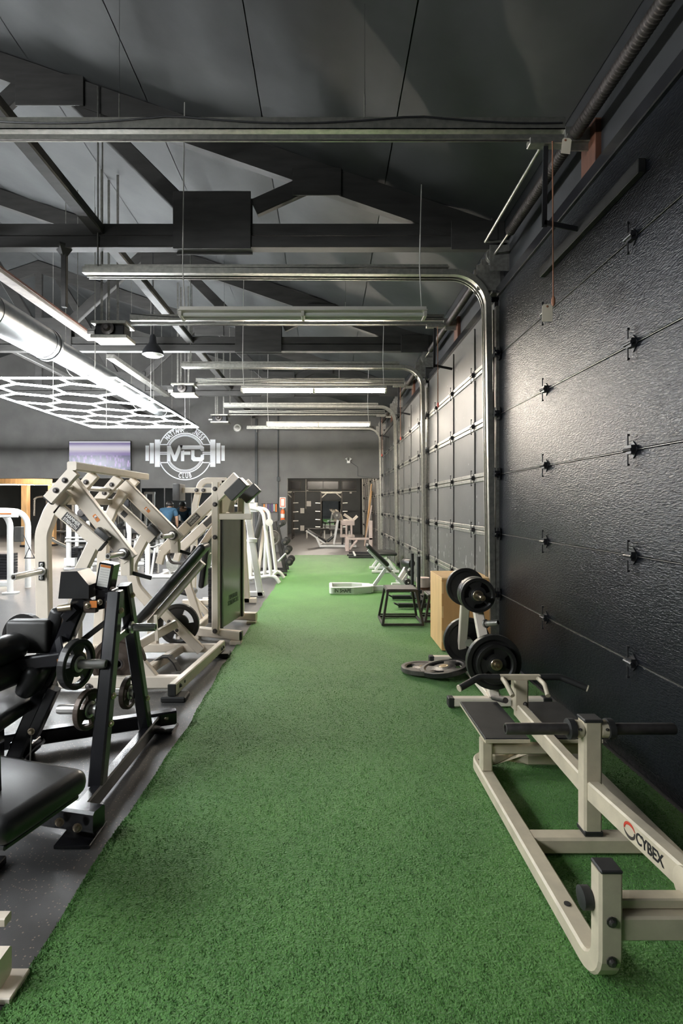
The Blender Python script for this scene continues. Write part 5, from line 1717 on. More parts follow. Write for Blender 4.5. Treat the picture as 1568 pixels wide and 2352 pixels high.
t = thing('slant_post_machine', 'white machine with two slanted box posts just behind the weight tower', 'gym machine', (-1.25, 8.6, 0))
RT('slant_post', [at(562, 1140, 8.9), V((-1.09, 8.9, 0.02))], 0.10, 0.08, wh, t, up=(0, 1, 0))
RT('slant_post', [at(552, 1150, 8.3), V((-1.22, 8.3, 0.02))], 0.09, 0.08, M['cream'], t, up=(0, 1, 0))
MB().lathe([(0.06, 0), (0.085, 0.005), (0.085, 0.06), (0.06, 0.07)], at(578, 1245, 8.9), (0.1, 0, 1), 16).build('post_collar', wh, t)
RT('base_bar', [V((-1.9, 8.9, 0.05)), V((-1.03, 8.9, 0.05))], 0.08, 0.08, wh, t)
RT('base_bar', [V((-1.9, 8.3, 0.05)), V((-1.08, 8.3, 0.05))], 0.08, 0.08, M['cream'], t)
RT('top_bar', [at(562, 1145, 8.9), at(552, 1155, 8.3)], 0.07, 0.07, wh, t)
RT('side_bar', [V((-1.8, 8.3, 0.05)), V((-1.8, 8.9, 0.05))], 0.07, 0.07, wh, t)
PAD('seat_pad', V((-1.75, 8.55, 0.48)), V((-1.40, 8.55, 0.48)), 0.35, 0.08, M['vinyl'], t, r=0.03)
RT('seat_post', [V((-1.6, 8.55, 0.08)), V((-1.6, 8.55, 0.45))], 0.07, 0.07, wh, t, up=(0, 1, 0))
RT('floor_bar', [V((-1.8, 8.55, 0.05)), V((-1.5, 8.55, 0.05))], 0.07, 0.07, wh, t)

# ================================================================== BARBELL RACK
t = thing('barbell_rack', 'dark A-frame rack of short barbells beside the far turf edge', 'rack', (-1.2, 12.35, 0))
for y in (12.1, 12.6):
    RT('rack_leg', [V((-0.92, y, 0.03)), V((-1.18, y, 1.14))], 0.09, 0.06, M['dark_steel2'], t, up=(0, 1, 0))
    RT('rack_leg', [V((-1.62, y, 0.03)), V((-1.24, y, 1.14))], 0.09, 0.06, M['dark_steel2'], t, up=(0, 1, 0))
    RT('foot_bar', [V((-1.66, y, 0.03)), V((-0.88, y, 0.03))], 0.07, 0.05, M['dark_steel2'], t)
    for z, x in ((0.20, -0.89), (0.45, -0.95), (0.64, -0.99), (1.05, -1.09)):
        RT('saddle', [V((x - 0.06, y, z)), V((x + 0.06, y, z - 0.03))], 0.05, 0.02, M['dark_steel'], t)
RT('rack_tie', [V((-1.21, 12.1, 1.12)), V((-1.21, 12.6, 1.12))], 0.05, 0.05, M['dark_steel2'], t)


def fixed_barbell(x, z, y0, y1, R, label, cap=True):
    b = thing('short_barbell', label, 'barbell', (x, y0, z), 'short barbells on the rack')
    MB().cyl((x, y0 + 0.05, z), (x, y1 - 0.05, z), 0.015, 10).build('bar', M['chrome'], b)
    for y, d in ((y0, 1), (y1, -1)):
        MB().lathe([(0.02, -0.015), (R * 0.45, -0.012), (R * 0.5, 0.0), (R * 0.9, 0.004), (R, 0.02), (R, 0.10), (R * 0.9, 0.115), (0.03, 0.12)], (x, y, z), (0, d, 0), 22).build('head', M['rubber'], b)
        hd = b.children[-1]
        MB().lathe([(R * 0.26, -0.022), (R * 0.40, -0.022), (R * 0.42, -0.01), (R * 0.26, -0.01)], (x, y, z), (0, d, 0), 18).build('end_ring', M['grey_iron'], hd)


fixed_barbell(-0.83, 0.25, 11.95, 12.75, 0.088, 'lowest short barbell on the dark rack')
fixed_barbell(-0.88, 0.49, 11.95, 12.75, 0.080, 'short barbell second from the bottom of the dark rack')
fixed_barbell(-0.93, 0.69, 11.95, 12.75, 0.080, 'short barbell third from the bottom of the dark rack')
fixed_barbell(-1.03, 1.10, 11.95, 12.75, 0.070, 'topmost short barbell on the dark rack')
t = thing('loose_bar', 'short white bar leaning on the barbell rack', 'bar', (-1.02, 11.9, 0))
MB().cyl((-1.04, 11.78, 0.30), (-0.89, 11.72, 0.46), 0.022, 12).build('tube', M['white'], t)
MB().lathe([(0.01, 0), (0.03, 0.002), (0.03, 0.02), (0.01, 0.022)], (-1.04, 11.78, 0.30), (-0.7, 0.3, -0.7), 12).build('end_cap', M['white'], t)

t = thing('plate_stand', 'dark upright plate stand between the tube machine and the barbell rack', 'plate rack', (-1.15, 11.4, 0))
RT('column', [V((-1.10, 11.5, 0.03)), V((-1.16, 11.5, 1.0))], 0.09, 0.07, M['dark_steel2'], t, up=(0, 1, 0))
RT('foot_bar', [V((-1.5, 11.5, 0.03)), V((-0.85, 11.5, 0.03))], 0.08, 0.05, M['dark_steel2'], t)
RT('foot_bar', [V((-1.1, 11.25, 0.03)), V((-1.1, 11.75, 0.03))], 0.08, 0.05, M['dark_steel2'], t)
sleeve('horn', (-1.14, 11.47, 0.82), (0, -1, 0), 0.2, 0.024, M['chrome'], t)
plate((-1.14, 11.37, 0.82), (0, 1, 0), 0.165, 0.04, 'dark plate with pale rim on the upright plate stand', mat='grey_iron', windows=0, hubmat='chrome')

# floor boxes behind the tube machine
t = thing('step_stack', 'stack of dark aerobic steps behind the white tube machine', 'steps', (-1.7, 11.9, 0))
for i in range(3):
    MB().rbox((-2.1, 12.0, 0.06 + i * 0.10), (0.7, 0.9, 0.09), 0.015, 2).build('step', M['black'], t)
    BX('step_edge', (-2.45, 11.545, 0.085 + i * 0.10), (-1.75, 11.552, 0.10 + i * 0.10), M['dark_steel'], t, 0)

# ================================================================== FIRE EXTINGUISHER, SIGN AND BANDS
t = thing('fire_extinguisher', 'red and white fire extinguisher hanging on the cross wall by the opening', 'extinguisher', at(649, 1198, 17.25))
p = at(649, 1198, 17.25)
MB().lathe([(0.02, 0), (0.062, 0.004), (0.068, 0.02), (0.068, 0.12)], p, (0, 0, 1), 18).build('lower_tank', M['orange_red'], t)
MB().lathe([(0.0685, 0.12), (0.0685, 0.25)], p, (0, 0, 1), 18).build('tank_label', M['label_white'], t)
MB().lathe([(0.068, 0.25), (0.068, 0.33), (0.05, 0.37), (0.02, 0.385), (0.02, 0.41)], p, (0, 0, 1), 18).build('upper_tank', M['orange_red'], t)
BX('wall_bracket', p + V((-0.03, 0.06, 0.2)), V((p.x + 0.03, YB, p.z + 0.26)), M['galv_dull'], t, 0.002)
BX('valve', p + V((-0.02, -0.02, 0.40)), p + V((0.05, 0.02, 0.45)), M['galv'], t, 0.004)
TU('hose', [p + V((0.03, -0.01, 0.42)), p + V((0.085, -0.02, 0.34)), p + V((0.08, -0.02, 0.1))], 0.010, M['rubber'], t, 8)
a, b = at(642, 1166, 17.38), at(656, 1142, 17.38)
t = thing('fire_sign', 'tall red and white extinguisher sign above the fire extinguisher', 'sign', ((a.x + b.x) / 2, 17.38, a.z))
sb = BX('board', (a.x, 17.375, a.z), (b.x, 17.395, b.z), M['label_white'], t, 0.002)
BX('red_frame', (a.x + 0.02, 17.371, a.z + 0.03), (b.x - 0.02, 17.375, b.z - 0.03), M['orange_red'], sb, 0)
BX('white_field', (a.x + 0.045, 17.368, a.z + 0.055), (b.x - 0.045, 17.371, b.z - 0.055), M['label_white'], sb, 0)
t = thing('band_rack', 'row of coloured resistance bands hanging on the cross wall', 'bands', at(620, 1157, 17.3))
p = at(620, 1157, 17.3)
TU('rail', [p + V((-0.27, 0, 0)), p + V((0.25, 0, 0))], 0.012, M['dark_steel'], t, 8)
cols = [(0.75, 0.25, 0.05), (0.45, 0.33, 0.30), (0.12, 0.09, 0.2), (0.10, 0.11, 0.13), (0.16, 0.10, 0.22), (0.45, 0.52, 0.45), (0.75, 0.20, 0.04)]
for i, c_ in enumerate(cols):
    mm = material('band_colour_%d' % i, c_, 0.6, var=0.1)
    x = p.x - 0.19 + i * 0.064
    MB().rbox((x, p.y + 0.005, p.z - 0.125), (0.045, 0.02, 0.27 + 0.03 * math.sin(i * 2.1)), 0.006, 1).build('band', mm, t)
for x in (-0.26, 0.24):
    BX('wall_bracket', p + V((x - 0.01, 0, -0.01)), V((p.x + x + 0.01, YB, p.z + 0.01)), M['dark_steel'], t, 0)

# twin emergency lamp on the header
p = at(800, 1060, 17.36)
t = thing('emergency_light', 'small white twin headed emergency light on the header', 'lamp', p)
BX('box', p + V((-0.05, -0.03, -0.05)), p + V((0.05, 0.035, 0.02)), M['white'], t, 0.006)
for sg in (-1, 1):
    MB().lathe([(0.015, 0), (0.02, 0.05), (0.045, 0.09), (0.04, 0.095)], p + V((sg * 0.03, -0.02, 0.02)), (sg * 0.6, -0.3, 1), 12).build('lamp_head', M['white'], t)
TU('cable', [p + V((0.05, 0, 0)), p + V((0.3, 0.02, -0.18)), V((1.0, 17.38, 2.45)), V((1.45, 17.38, 2.4))], 0.006, M['wall_far'], t, 6)

# ================================================================== FAR LEFT: ARCH MACHINE
t = thing('arch_machine', 'white arched tube weight machine at the left picture edge', 'gym machine', (-5.7, 9.3, 0))
pa = fillet([V((-5.42, 9.25, 0.02)), V((-5.42, 9.25, 1.40)), V((-6.2, 9.25, 1.42))], 0.28, 7)
TU('arch', pa, 0.05, wh, t, 14)
TU('arch', [q + V((0, 0.55, 0)) for q in pa], 0.05, wh, t, 14)
BX('foot', (-5.52, 9.17, 0.0), (-5.30, 9.33, 0.025), wh, t, 0.004)
BX('placard', (-5.66, 9.16, 1.30), (-5.24, 9.20, 1.43), wh, t, 0.01)
BX('placard_text', (-5.55, 9.157, 1.355), (-5.35, 9.16, 1.375), M['label_orange'], t, 0)
RT('low_bar', [V((-5.45, 9.25, 0.16)), V((-6.2, 9.25, 0.16))], 0.07, 0.08, wh, t)
sk = MB()
for i in range(9):
    sk.box((-5.95, 9.35, 0.22 + i * 0.05), (-5.52, 9.65, 0.262 + i * 0.05))
sk.build('weight_stack', M['black'], t)
BX('pulley_box', (-5.36, 9.26, 0.88), (-5.24, 9.36, 1.14), M['vinyl_grey'], t, 0.006)
TU('cable', [V((-5.22, 9.3, 1.0)), V((-5.12, 9.3, 0.78))], 0.006, M['black'], t, 6)
MB().tube([V((-5.12, 9.3, 0.78)), V((-5.20, 9.3, 0.60)), V((-5.03, 9.3, 0.60))], 0.010, 6, closed=True).build('stirrup_handle', M['black'], t)


def bench_station(x, y, label, s=1.0, pad='vinyl', flip=1, kind=0):
    """white selectorised station: base, posts, seat, back pad and arm"""
    t = thing('exercise_station', label, 'gym machine', (x, y, 0))
    RT('base_bar', [V((x - 0.45 * s, y, 0.04)), V((x + 0.45 * s, y, 0.04))], 0.07, 0.07, wh, t)
    RT('base_bar', [V((x - 0.3 * s, y + 0.9, 0.04)), V((x + 0.3 * s, y + 0.9, 0.04))], 0.07, 0.07, wh, t)
    RT('base_spine', [V((x, y, 0.04)), V((x, y + 0.9, 0.04))], 0.07, 0.07, wh, t)
    hgt = 1.55 * s
    RT('column', [V((x - flip * 0.25, y + 0.05, 0.06)), V((x - flip * 0.25, y + 0.05, hgt))], 0.09, 0.09, wh, t, up=(0, 1, 0))
    if kind == 0:
        PAD('back_pad', V((x + flip * 0.02, y + 0.3, 0.55)), V((x - flip * 0.10, y + 0.3, 1.15)), 0.3, 0.08, M[pad], t, r=0.03)
        PAD('seat_pad', V((x - 0.05, y + 0.3, 0.48)), V((x + flip * 0.42, y + 0.3, 0.50)), 0.36, 0.08, M[pad], t, r=0.03)
        TU('press_arm', fillet([V((x - flip * 0.25, y, hgt - 0.1)), V((x + flip * 0.35, y - 0.1, hgt - 0.15)), V((x + flip * 0.40, y - 0.1, hgt - 0.55))], 0.12), 0.025, wh, t)
    elif kind == 1:
        MB().lathe([(0.02, 0.0), (0.14, 0.005), (0.15, 0.03), (0.13, 0.06), (0.02, 0.065)], (x + flip * 0.05, y - 0.05, 0.50), (0, 0, 1), 18).build('stool', M[pad], t)
        RT('stool_post', [V((x + flip * 0.05, y - 0.05, 0.06)), V((x + flip * 0.05, y - 0.05, 0.50))], 0.06, 0.06, M['black'], t, up=(0, 1, 0))
        TU('guide_rail', fillet([V((x - 0.3, y, 0.75)), V((x + 0.3, y, 0.75)), V((x + 0.4, y, 0.5))], 0.06), 0.022, wh, t)
        TU('guide_rail', [V((x - 0.3, y, 0.67)), V((x + 0.4, y, 0.67))], 0.022, wh, t)
        BX('selector_box', (x - 0.30, y - 0.08, 0.1), (x - 0.05, y + 0.05, 0.28), wh, t)
    else:
        RT('strut', [V((x - 0.16, y, 0.06)), V((x - 0.08, y, 0.62))], 0.04, 0.04, wh, t, up=(0, 1, 0))
        RT('strut', [V((x + 0.24, y, 0.06)), V((x + 0.10, y, 0.70))], 0.04, 0.04, wh, t, up=(0, 1, 0))
        MB().lathe([(0.02, 0), (0.13, 0.005), (0.13, 0.04), (0.02, 0.045)], (x + flip * 0.3, y - 0.05, 0.28), (0, -1, 0), 20).build('cam_wheel', M['galv'], t)
        PAD('seat_pad', V((x - 0.3, y + 0.4, 0.85)), V((x + 0.0, y + 0.4, 0.85)), 0.3, 0.14, M['vinyl_grey'], t, r=0.03)
        TU('swoop_bar', fillet([V((x - 0.45, y + 0.2, 0.66)), V((x - 0.2, y + 0.2, 0.62)), V((x, y + 0.2, 0.70)), V((x + 0.3, y + 0.2, 0.64))], 0.08), 0.018, M['chrome'], t)
        RT('pad_post', [V((x - 0.16, y + 0.4, 0.06)), V((x - 0.16, y + 0.4, 0.82))], 0.06, 0.06, wh, t, up=(0, 1, 0))
    sk = MB()
    for i in range(8):
        sk.box((x - flip * 0.25 - 0.10, y + 0.12, 0.1 + i * 0.05), (x - flip * 0.25 + 0.10, y + 0.4, 0.142 + i * 0.05))
    sk.build('weight_stack', M['black'], t)
    return t


bench_station(at(180, 1300, 12.6).x, 12.6, 'white station with a round black stool seen left of the lever machine', kind=1, s=0.72)
bench_station(at(365, 1325, 11.2).x, 11.2, 'white post station with splayed struts seen under the far lever arm', kind=2, s=0.62)
bench_station(at(255, 1330, 11.6).x, 11.6, 'white press station seen between the two lever frames', kind=0, s=0.95)
bench_station(at(318, 1300, 13.6).x, 13.6, 'white station with grey pad in front of the bending person', kind=2, s=0.8)
bench_station(at(492, 1300, 12.65).x, 12.65, 'white press station hidden behind the weight tower levers', kind=0, flip=-1)
bench_station(at(530, 1300, 14.2).x, 14.2, 'white station behind the tower beside the cross wall', kind=0, s=1.05)

# ================================================================== DUMBBELL RACK AND DUMBBELLS UNDER THE MIRRORS
t = thing('dumbbell_rack', 'long black two tier dumbbell rack under the mirrors', 'rack', (-5.0, 16.85, 0))
for x in (-6.6, -5.0, -3.4):
    RT('rack_leg', [V((x, 16.7, 0.02)), V((x, 17.05, 0.85))], 0.07, 0.07, M['black'], t, up=(0, 1, 0))
    RT('foot', [V((x, 16.45, 0.03)), V((x, 17.1, 0.03))], 0.07, 0.06, M['black'], t)
for y, z in ((16.70, 0.42), (16.92, 0.80)):
    MB().rbox(((-6.65 - 3.35) / 2, y, z), (3.3, 0.30, 0.03), 0.006, 1, Matrix.Rotation(0.25, 3, 'X')).build('tray', M['black'], t)
k = 0
words = ['first', 'second', 'third', 'fourth', 'fifth', 'sixth', 'seventh', 'eighth', 'ninth', 'tenth']
for tier, (y, z) in enumerate(((16.68, 0.53), (16.90, 0.91))):
    for i in range(10):
        x = -6.45 + i * 0.32
        d = thing('dumbbell', '%s dumbbell from the left on the %s tray under the mirrors' % (words[i], ('lower', 'upper')[tier]), 'dumbbell', (x, y, z), 'dumbbells under the mirrors')
        MB().cyl((x, y - 0.07, z), (x, y + 0.07, z + 0.03), 0.015, 8).build('handle', M['chrome'], d)
        for s_ in (-1, 1):
            MB().lathe([(0.03, -0.045), (0.065, -0.04), (0.07, 0.0), (0.065, 0.04), (0.03, 0.045)], (x, y + s_ * 0.11, z + s_ * 0.03), (0, 1, 0.25), 10).build('head', M['rubber'], d)

# ================================================================== BENDING PERSON
P0 = V((-4.83, 16.15, 0))
pers = thing('person', 'person in a blue t-shirt and pale trousers bending over the dumbbell rack', 'person', P0)


def skin_mesh(name, joints, edges, mat, parent, sub=2, root=0):
    me = bpy.data.meshes.new(name)
    me.from_pydata([tuple(V(j[:3])) for j in joints], edges, [])
    ob = bpy.data.objects.new(name, me); C.objects.link(ob)
    sm = ob.modifiers.new('skin', 'SKIN')
    sm.use_smooth_shade = True
    for i, j in enumerate(joints):
        r = j[3]; ry = j[4] if len(j) > 4 else r
        me.skin_vertices[0].data[i].radius = (r, ry)
        me.skin_vertices[0].data[i].use_root = (i == root)
    ss = ob.modifiers.new('sub', 'SUBSURF'); ss.levels = sub; ss.render_levels = sub
    dg = bpy.context.evaluated_depsgraph_get()
    out = bpy.data.meshes.new_from_object(ob.evaluated_get(dg))
    bpy.data.objects.remove(ob); bpy.data.meshes.remove(me)
    out.materials.clear(); out.materials.append(mat)
    out.polygons.foreach_set('use_smooth', [True] * len(out.polygons))
    out.name = name
    return link(name, out, parent)


# facing the rack (+Y), leaning forward; right of the picture is +X
J = [(0, 0, 0.93, 0.13, 0.10), (0, 0.08, 1.08, 0.13, 0.10), (0, 0.24, 1.27, 0.16, 0.11), (0.0, 0.34, 1.37, 0.13, 0.09),
     (0.0, 0.40, 1.42, 0.055), (0.0, 0.45, 1.45, 0.06), (0.0, 0.49, 1.49, 0.085, 0.09), (0.0, 0.52, 1.53, 0.075),
     (-0.20, 0.30, 1.35, 0.065), (-0.25, 0.34, 1.10, 0.050), (-0.22, 0.46, 0.90, 0.036), (-0.21, 0.50, 0.83, 0.035, 0.02),
     (0.20, 0.30, 1.35, 0.065), (0.26, 0.33, 1.10, 0.050), (0.24, 0.44, 0.90, 0.036), (0.23, 0.48, 0.83, 0.035, 0.02),
     (-0.10, 0.0, 0.86, 0.095), (-0.11, 0.05, 0.48, 0.062), (-0.11, -0.02, 0.10, 0.042), (-0.11, 0.10, 0.045, 0.042, 0.03),
     (0.10, 0.0, 0.86, 0.095), (0.11, 0.05, 0.48, 0.062), (0.11, -0.02, 0.10, 0.042), (0.11, 0.10, 0.045, 0.042, 0.03)]
E = [(0, 1), (1, 2), (2, 3), (3, 4), (4, 5), (5, 6), (6, 7), (3, 8), (8, 9), (9, 10), (10, 11), (3, 12), (12, 13), (13, 14), (14, 15),
     (0, 16), (16, 17), (17, 18), (18, 19), (0, 20), (20, 21), (21, 22), (22, 23)]
skin_mesh('body', J, E, M['skin'], pers)
for sx in (-1, 1):
    hx = 0.22 * sx
    for k in range(4):
        fx = hx + (k - 1.5) * 0.018
        skin_mesh('finger', [(fx, 0.50, 0.80, 0.009), (fx, 0.525, 0.765, 0.009), (fx, 0.52, 0.735, 0.008)], [(0, 1), (1, 2)], M['skin'], pers, 1)
    skin_mesh('thumb', [(hx - sx * 0.03, 0.49, 0.82, 0.010), (hx - sx * 0.045, 0.51, 0.785, 0.010), (hx - sx * 0.03, 0.53, 0.765, 0.009)], [(0, 1), (1, 2)], M['skin'], pers, 1)
SJ = [(0, 0.0, 0.90, 0.165, 0.135), (0, 0.08, 1.07, 0.165, 0.13), (0, 0.24, 1.26, 0.20, 0.135), (0.0, 0.335, 1.36, 0.15, 0.11), (0, 0.37, 1.395, 0.085),
      (-0.20, 0.30, 1.35, 0.085), (-0.245, 0.33, 1.16, 0.078), (0.20, 0.30, 1.35, 0.085), (0.255, 0.32, 1.16, 0.078)]
skin_mesh('t_shirt', SJ, [(0, 1), (1, 2), (2, 3), (3, 4), (3, 5), (5, 6), (3, 7), (7, 8)], M['shirt'], pers)
TJ = [(0, 0, 0.93, 0.15, 0.125), (-0.10, 0.0, 0.84, 0.11), (-0.11, 0.05, 0.48, 0.082), (-0.11, -0.01, 0.12, 0.066), (0.10, 0.0, 0.84, 0.11), (0.11, 0.05, 0.48, 0.082), (0.11, -0.01, 0.12, 0.066)]
skin_mesh('trousers', TJ, [(0, 1), (1, 2), (2, 3), (0, 4), (4, 5), (5, 6)], M['trousers'], pers)
hb = MB()
ctr = P0 + V((0.0, 0.475, 1.525))
hv, hf = [], []
for i in range(9):
    th = math.radians(8 + 112 * i / 8)
    for j in range(16):
        ph = 2 * math.pi * j / 16
        r = 0.112 * (1 + 0.05 * math.sin(5 * ph + i))
        if i == 8 and math.sin(ph) > 0.2:
            r *= 0.9
        hv.append(ctr + V((r * math.sin(th) * math.cos(ph), r * 1.1 * math.sin(th) * math.sin(ph), r * math.cos(th) + 0.005)))
for i in range(8):
    for j in range(16):
        hf.append((i * 16 + j, i * 16 + (j + 1) % 16, (i + 1) * 16 + (j + 1) % 16, (i + 1) * 16 + j))
hf.append(tuple(range(16)))
hb.add(hv, hf, True).build('hair', M['hair'], pers)
fc = P0 + V((0, 0.595, 1.475))
MB().rbox(fc + V((0, 0.01, -0.01)), (0.028, 0.04, 0.045), 0.01, 2).build('nose', M['skin'], pers)
for sx in (-1, 1):
    MB().lathe([(0.001, -0.008), (0.012, -0.004), (0.012, 0.004), (0.001, 0.008)], fc + V((sx * 0.033, -0.012, 0.018)), (0, 1, 0), 10).build('eye', M['hair'], pers)
    MB().rbox(P0 + V((sx * 0.098, 0.49, 1.48)), (0.02, 0.035, 0.055), 0.008, 2).build('ear', M['skin'], pers)
    MB().rbox(P0 + V((sx * 0.11, 0.06, 0.04)), (0.095, 0.27, 0.075), 0.03, 3).build('shoe', M['shoe'], pers)
MB().rbox(fc + V((0, -0.01, -0.045)), (0.05, 0.015, 0.012), 0.004, 1).build('mouth', M['orange_red'], pers)

# ================================================================== LEFT SIDE ROOM
t = thing('grey_multigym', 'grey cable tower with pulleys between the timber posts', 'gym machine', (-10.2, 20.8, 0))
for x in (-10.75, -10.2, -9.75):
    RT('upright', [V((x, 20.8, 0.03)), V((x, 20.8, 2.02))], 0.10, 0.10, M['galv_dull'], t, up=(0, 1, 0))
RT('top_bar', [V((-10.8, 20.8, 2.0)), V((-9.7, 20.8, 2.0))], 0.09, 0.09, M['galv_dull'], t)
RT('base_bar', [V((-10.8, 20.8, 0.04)), V((-9.7, 20.8, 0.04))], 0.10, 0.07, M['galv_dull'], t)
RT('base_foot', [V((-10.2, 20.2, 0.04)), V((-10.2, 21.4, 0.04))], 0.10, 0.07, M['galv_dull'], t)
TU('swing_arm', fillet([V((-10.75, 20.75, 1.85)), V((-11.1, 20.5, 1.8)), V((-11.1, 20.5, 1.1))], 0.15), 0.04, M['galv_dull'], t)
PAD('back_pad', V((-10.0, 20.5, 0.6)), V((-10.0, 20.5, 1.25)), 0.3, 0.1, M['vinyl_grey'], t, r=0.03)
PAD('seat_pad', V((-10.3, 20.4, 0.5)), V((-9.8, 20.4, 0.5)), 0.35, 0.1, M['vinyl'], t, r=0.03)
RT('seat_post', [V((-10.0, 20.45, 0.05)), V((-10.0, 20.45, 0.5))], 0.09, 0.09, M['vinyl_grey'], t, up=(0, 1, 0))
for i, x in enumerate((-10.5, -10.1)):
    MB().lathe([(0.02, 0), (0.09, 0.005), (0.09, 0.03), (0.02, 0.035)], (x, 20.7, 1.85), (0, -1, 0), 16).build('pulley', M['dark_steel'], t)

t = thing('leaning_strut', 'grey slanted strut bench beside the right timber post', 'bench', (-9.7, 18.7, 0))
RT('beam', [V((-9.85, 18.9, 0.42)), V((-9.05, 18.9, 0.03))], 0.10, 0.08, M['galv_dull'], t, up=(0, 1, 0))
PAD('pad', V((-9.9, 18.9, 0.46)), V((-9.6, 18.9, 0.33)), 0.35, 0.07, M['vinyl_grey'], t, r=0.02)
RT('leg', [V((-9.80, 18.9, 0.38)), V((-9.80, 18.9, 0.0))], 0.07, 0.07, M['galv_dull'], t, up=(0, 1, 0))

t = thing('treadmill_console', 'dark low treadmill deck in the side room behind the lever machine', 'treadmill', (-8.4, 18.6, 0))
MB().rbox((-8.4, 18.8, 0.40), (0.9, 0.6, 0.45), 0.06, 2).build('motor_cover', M['vinyl_grey'], t)
BX('deck', (-8.8, 18.3, 0.03), (-8.0, 20.2, 0.17), M['black'], t, 0.02)
for sx in (-1, 1):
    TU('handrail', fillet([V((-8.4 + sx * 0.4, 18.9, 0.15)), V((-8.4 + sx * 0.4, 18.8, 1.1)), V((-8.4 + sx * 0.4, 19.4, 1.05))], 0.1), 0.025, M['galv_dull'], t)
BX('console', (-8.75, 18.72, 1.1), (-8.05, 18.82, 1.4), M['black'], t, 0.02)
t = thing('elliptical_trainer', 'dark elliptical trainer in the side room left of the mirrors', 'gym machine', (-7.2, 19.4, 0))
BX('base', (-7.6, 19.2, 0.02), (-6.8, 20.6, 0.12), M['black'], t, 0.02)
MB().lathe([(0.03, -0.07), (0.33, -0.06), (0.36, 0), (0.33, 0.06), (0.03, 0.07)], (-7.2, 19.6, 0.5), (1, 0, 0), 24).build('flywheel_cover', M['vinyl_grey'], t)
for sx in (-1, 1):
    TU('swing_handle', fillet([V((-7.2 + sx * 0.25, 19.4, 0.5)), V((-7.2 + sx * 0.25, 19.3, 1.3)), V((-7.2 + sx * 0.25, 19.1, 1.6))], 0.15), 0.022, M['galv'], t)
RT('mast', [V((-7.2, 19.3, 0.1)), V((-7.2, 19.2, 1.5))], 0.07, 0.07, M['galv_dull'], t, up=(0, 1, 0))
BX('console', (-7.4, 19.12, 1.45), (-7.0, 19.18, 1.7), M['black'], t, 0.01)

# white rack machine standing just in front of the left opening
t = thing('cable_column', 'tall white cable column standing left of the lever machine pads', 'gym machine', (-6.6, 14.6, 0))
for x in (-6.75, -6.45):
    RT('upright', [V((x, 14.6, 0.02)), V((x, 14.6, 1.98))], 0.08, 0.08, wh, t, up=(0, 1, 0))
RT('top_bar', [V((-6.8, 14.6, 1.96)), V((-6.4, 14.6, 1.96))], 0.08, 0.08, wh, t)
RT('base_bar', [V((-7.0, 14.6, 0.04)), V((-6.2, 14.6, 0.04))], 0.09, 0.07, wh, t)
RT('base_foot', [V((-6.6, 14.2, 0.04)), V((-6.6, 15.1, 0.04))], 0.09, 0.07, wh, t)
BX('carriage', (-6.8, 14.52, 1.1), (-6.4, 14.58, 1.25), M['black'], t, 0.01)
MB().lathe([(0.02, 0), (0.09, 0.005), (0.09, 0.03), (0.02, 0.035)], (-6.6, 14.5, 1.3), (0, -1, 0), 16).build('pulley', M['dark_steel'], t)

# ================================================================== BACK ROOM
# dark clerestory windows on the far wall
for n, (x0, x1) in enumerate(((at(664, 0, YF).x, at(692, 0, YF).x), (at(704, 0, YF).x, at(779, 0, YF).x), (at(784, 0, YF).x, at(818, 0, YF).x))):
    w = struct('window_%d' % (n + 1), ((x0 + x1) / 2, YF, 2.4), 'dark clerestory window on the far wall')
    z0, z1 = 2.32, 2.82
    for a, b in (((x0, z0), (x1, z0 + 0.05)), ((x0, z1 - 0.05), (x1, z1)), ((x0, z0), (x0 + 0.05, z1)), ((x1 - 0.05, z0), (x1, z1))):
        BX('window_frame', (a[0], YF - 0.06, a[1]), (b[0], YF - 0.005, b[1]), M['dark_steel2'], w, 0.003)
    k = 2 if n == 1 else 1
    for i in range(k):
        xa = x0 + 0.05 + (x1 - x0 - 0.1) * i / k; xb = x0 + 0.05 + (x1 - x0 - 0.1) * (i + 1) / k
        BX('pane', (xa + 0.01, YF - 0.03, z0 + 0.05), (xb - 0.01, YF - 0.02, z1 - 0.05), M['gloss_black'], w, 0)
a, b = at(738, 1240, 28.9), at(786, 1151, 28.9)
o = MB().box((a.x, 28.93, 0.25), (b.x, 28.98, b.z), 0.004).build('far_mirror', M['mirror'])
tagged(o, 'tall mirror on the far wall inside the squat rack', 'mirror')
for i, (px, py, w, h) in enumerate(((709, 1157, 10, 12), (694, 1173, 9, 12), (694, 1213, 9, 12), (706, 1124, 4, 6), (805, 1131, 5, 5))):
    a, b = at(px - w / 2, py + h / 2, YF), at(px + w / 2, py - h / 2, YF)
    o = BX('wall_notice', (a.x, YF - 0.02, a.z), (b.x, YF - 0.004, b.z), M['label_white'], None, 0.002)
    tagged(o, ['white notice sheet highest on the far charcoal wall', 'white box fixed mid height on the far wall by a conduit',
               'white notice sheet low on the far charcoal wall', 'small white sensor box under the far window', 'small white box high on the far wall, right of the rack'][i], 'notice')
sbuild(MB().cyl((at(702, 0, YF).x, YF - 0.03, 1.3), (at(702, 0, YF).x, YF - 0.03, 2.9), 0.03).cyl((-1.9, YF - 0.03, 2.24), (1.6, YF - 0.03, 2.24), 0.02),
       'trim_4', M['galv_dull'], 'grey conduit run on the far wall')


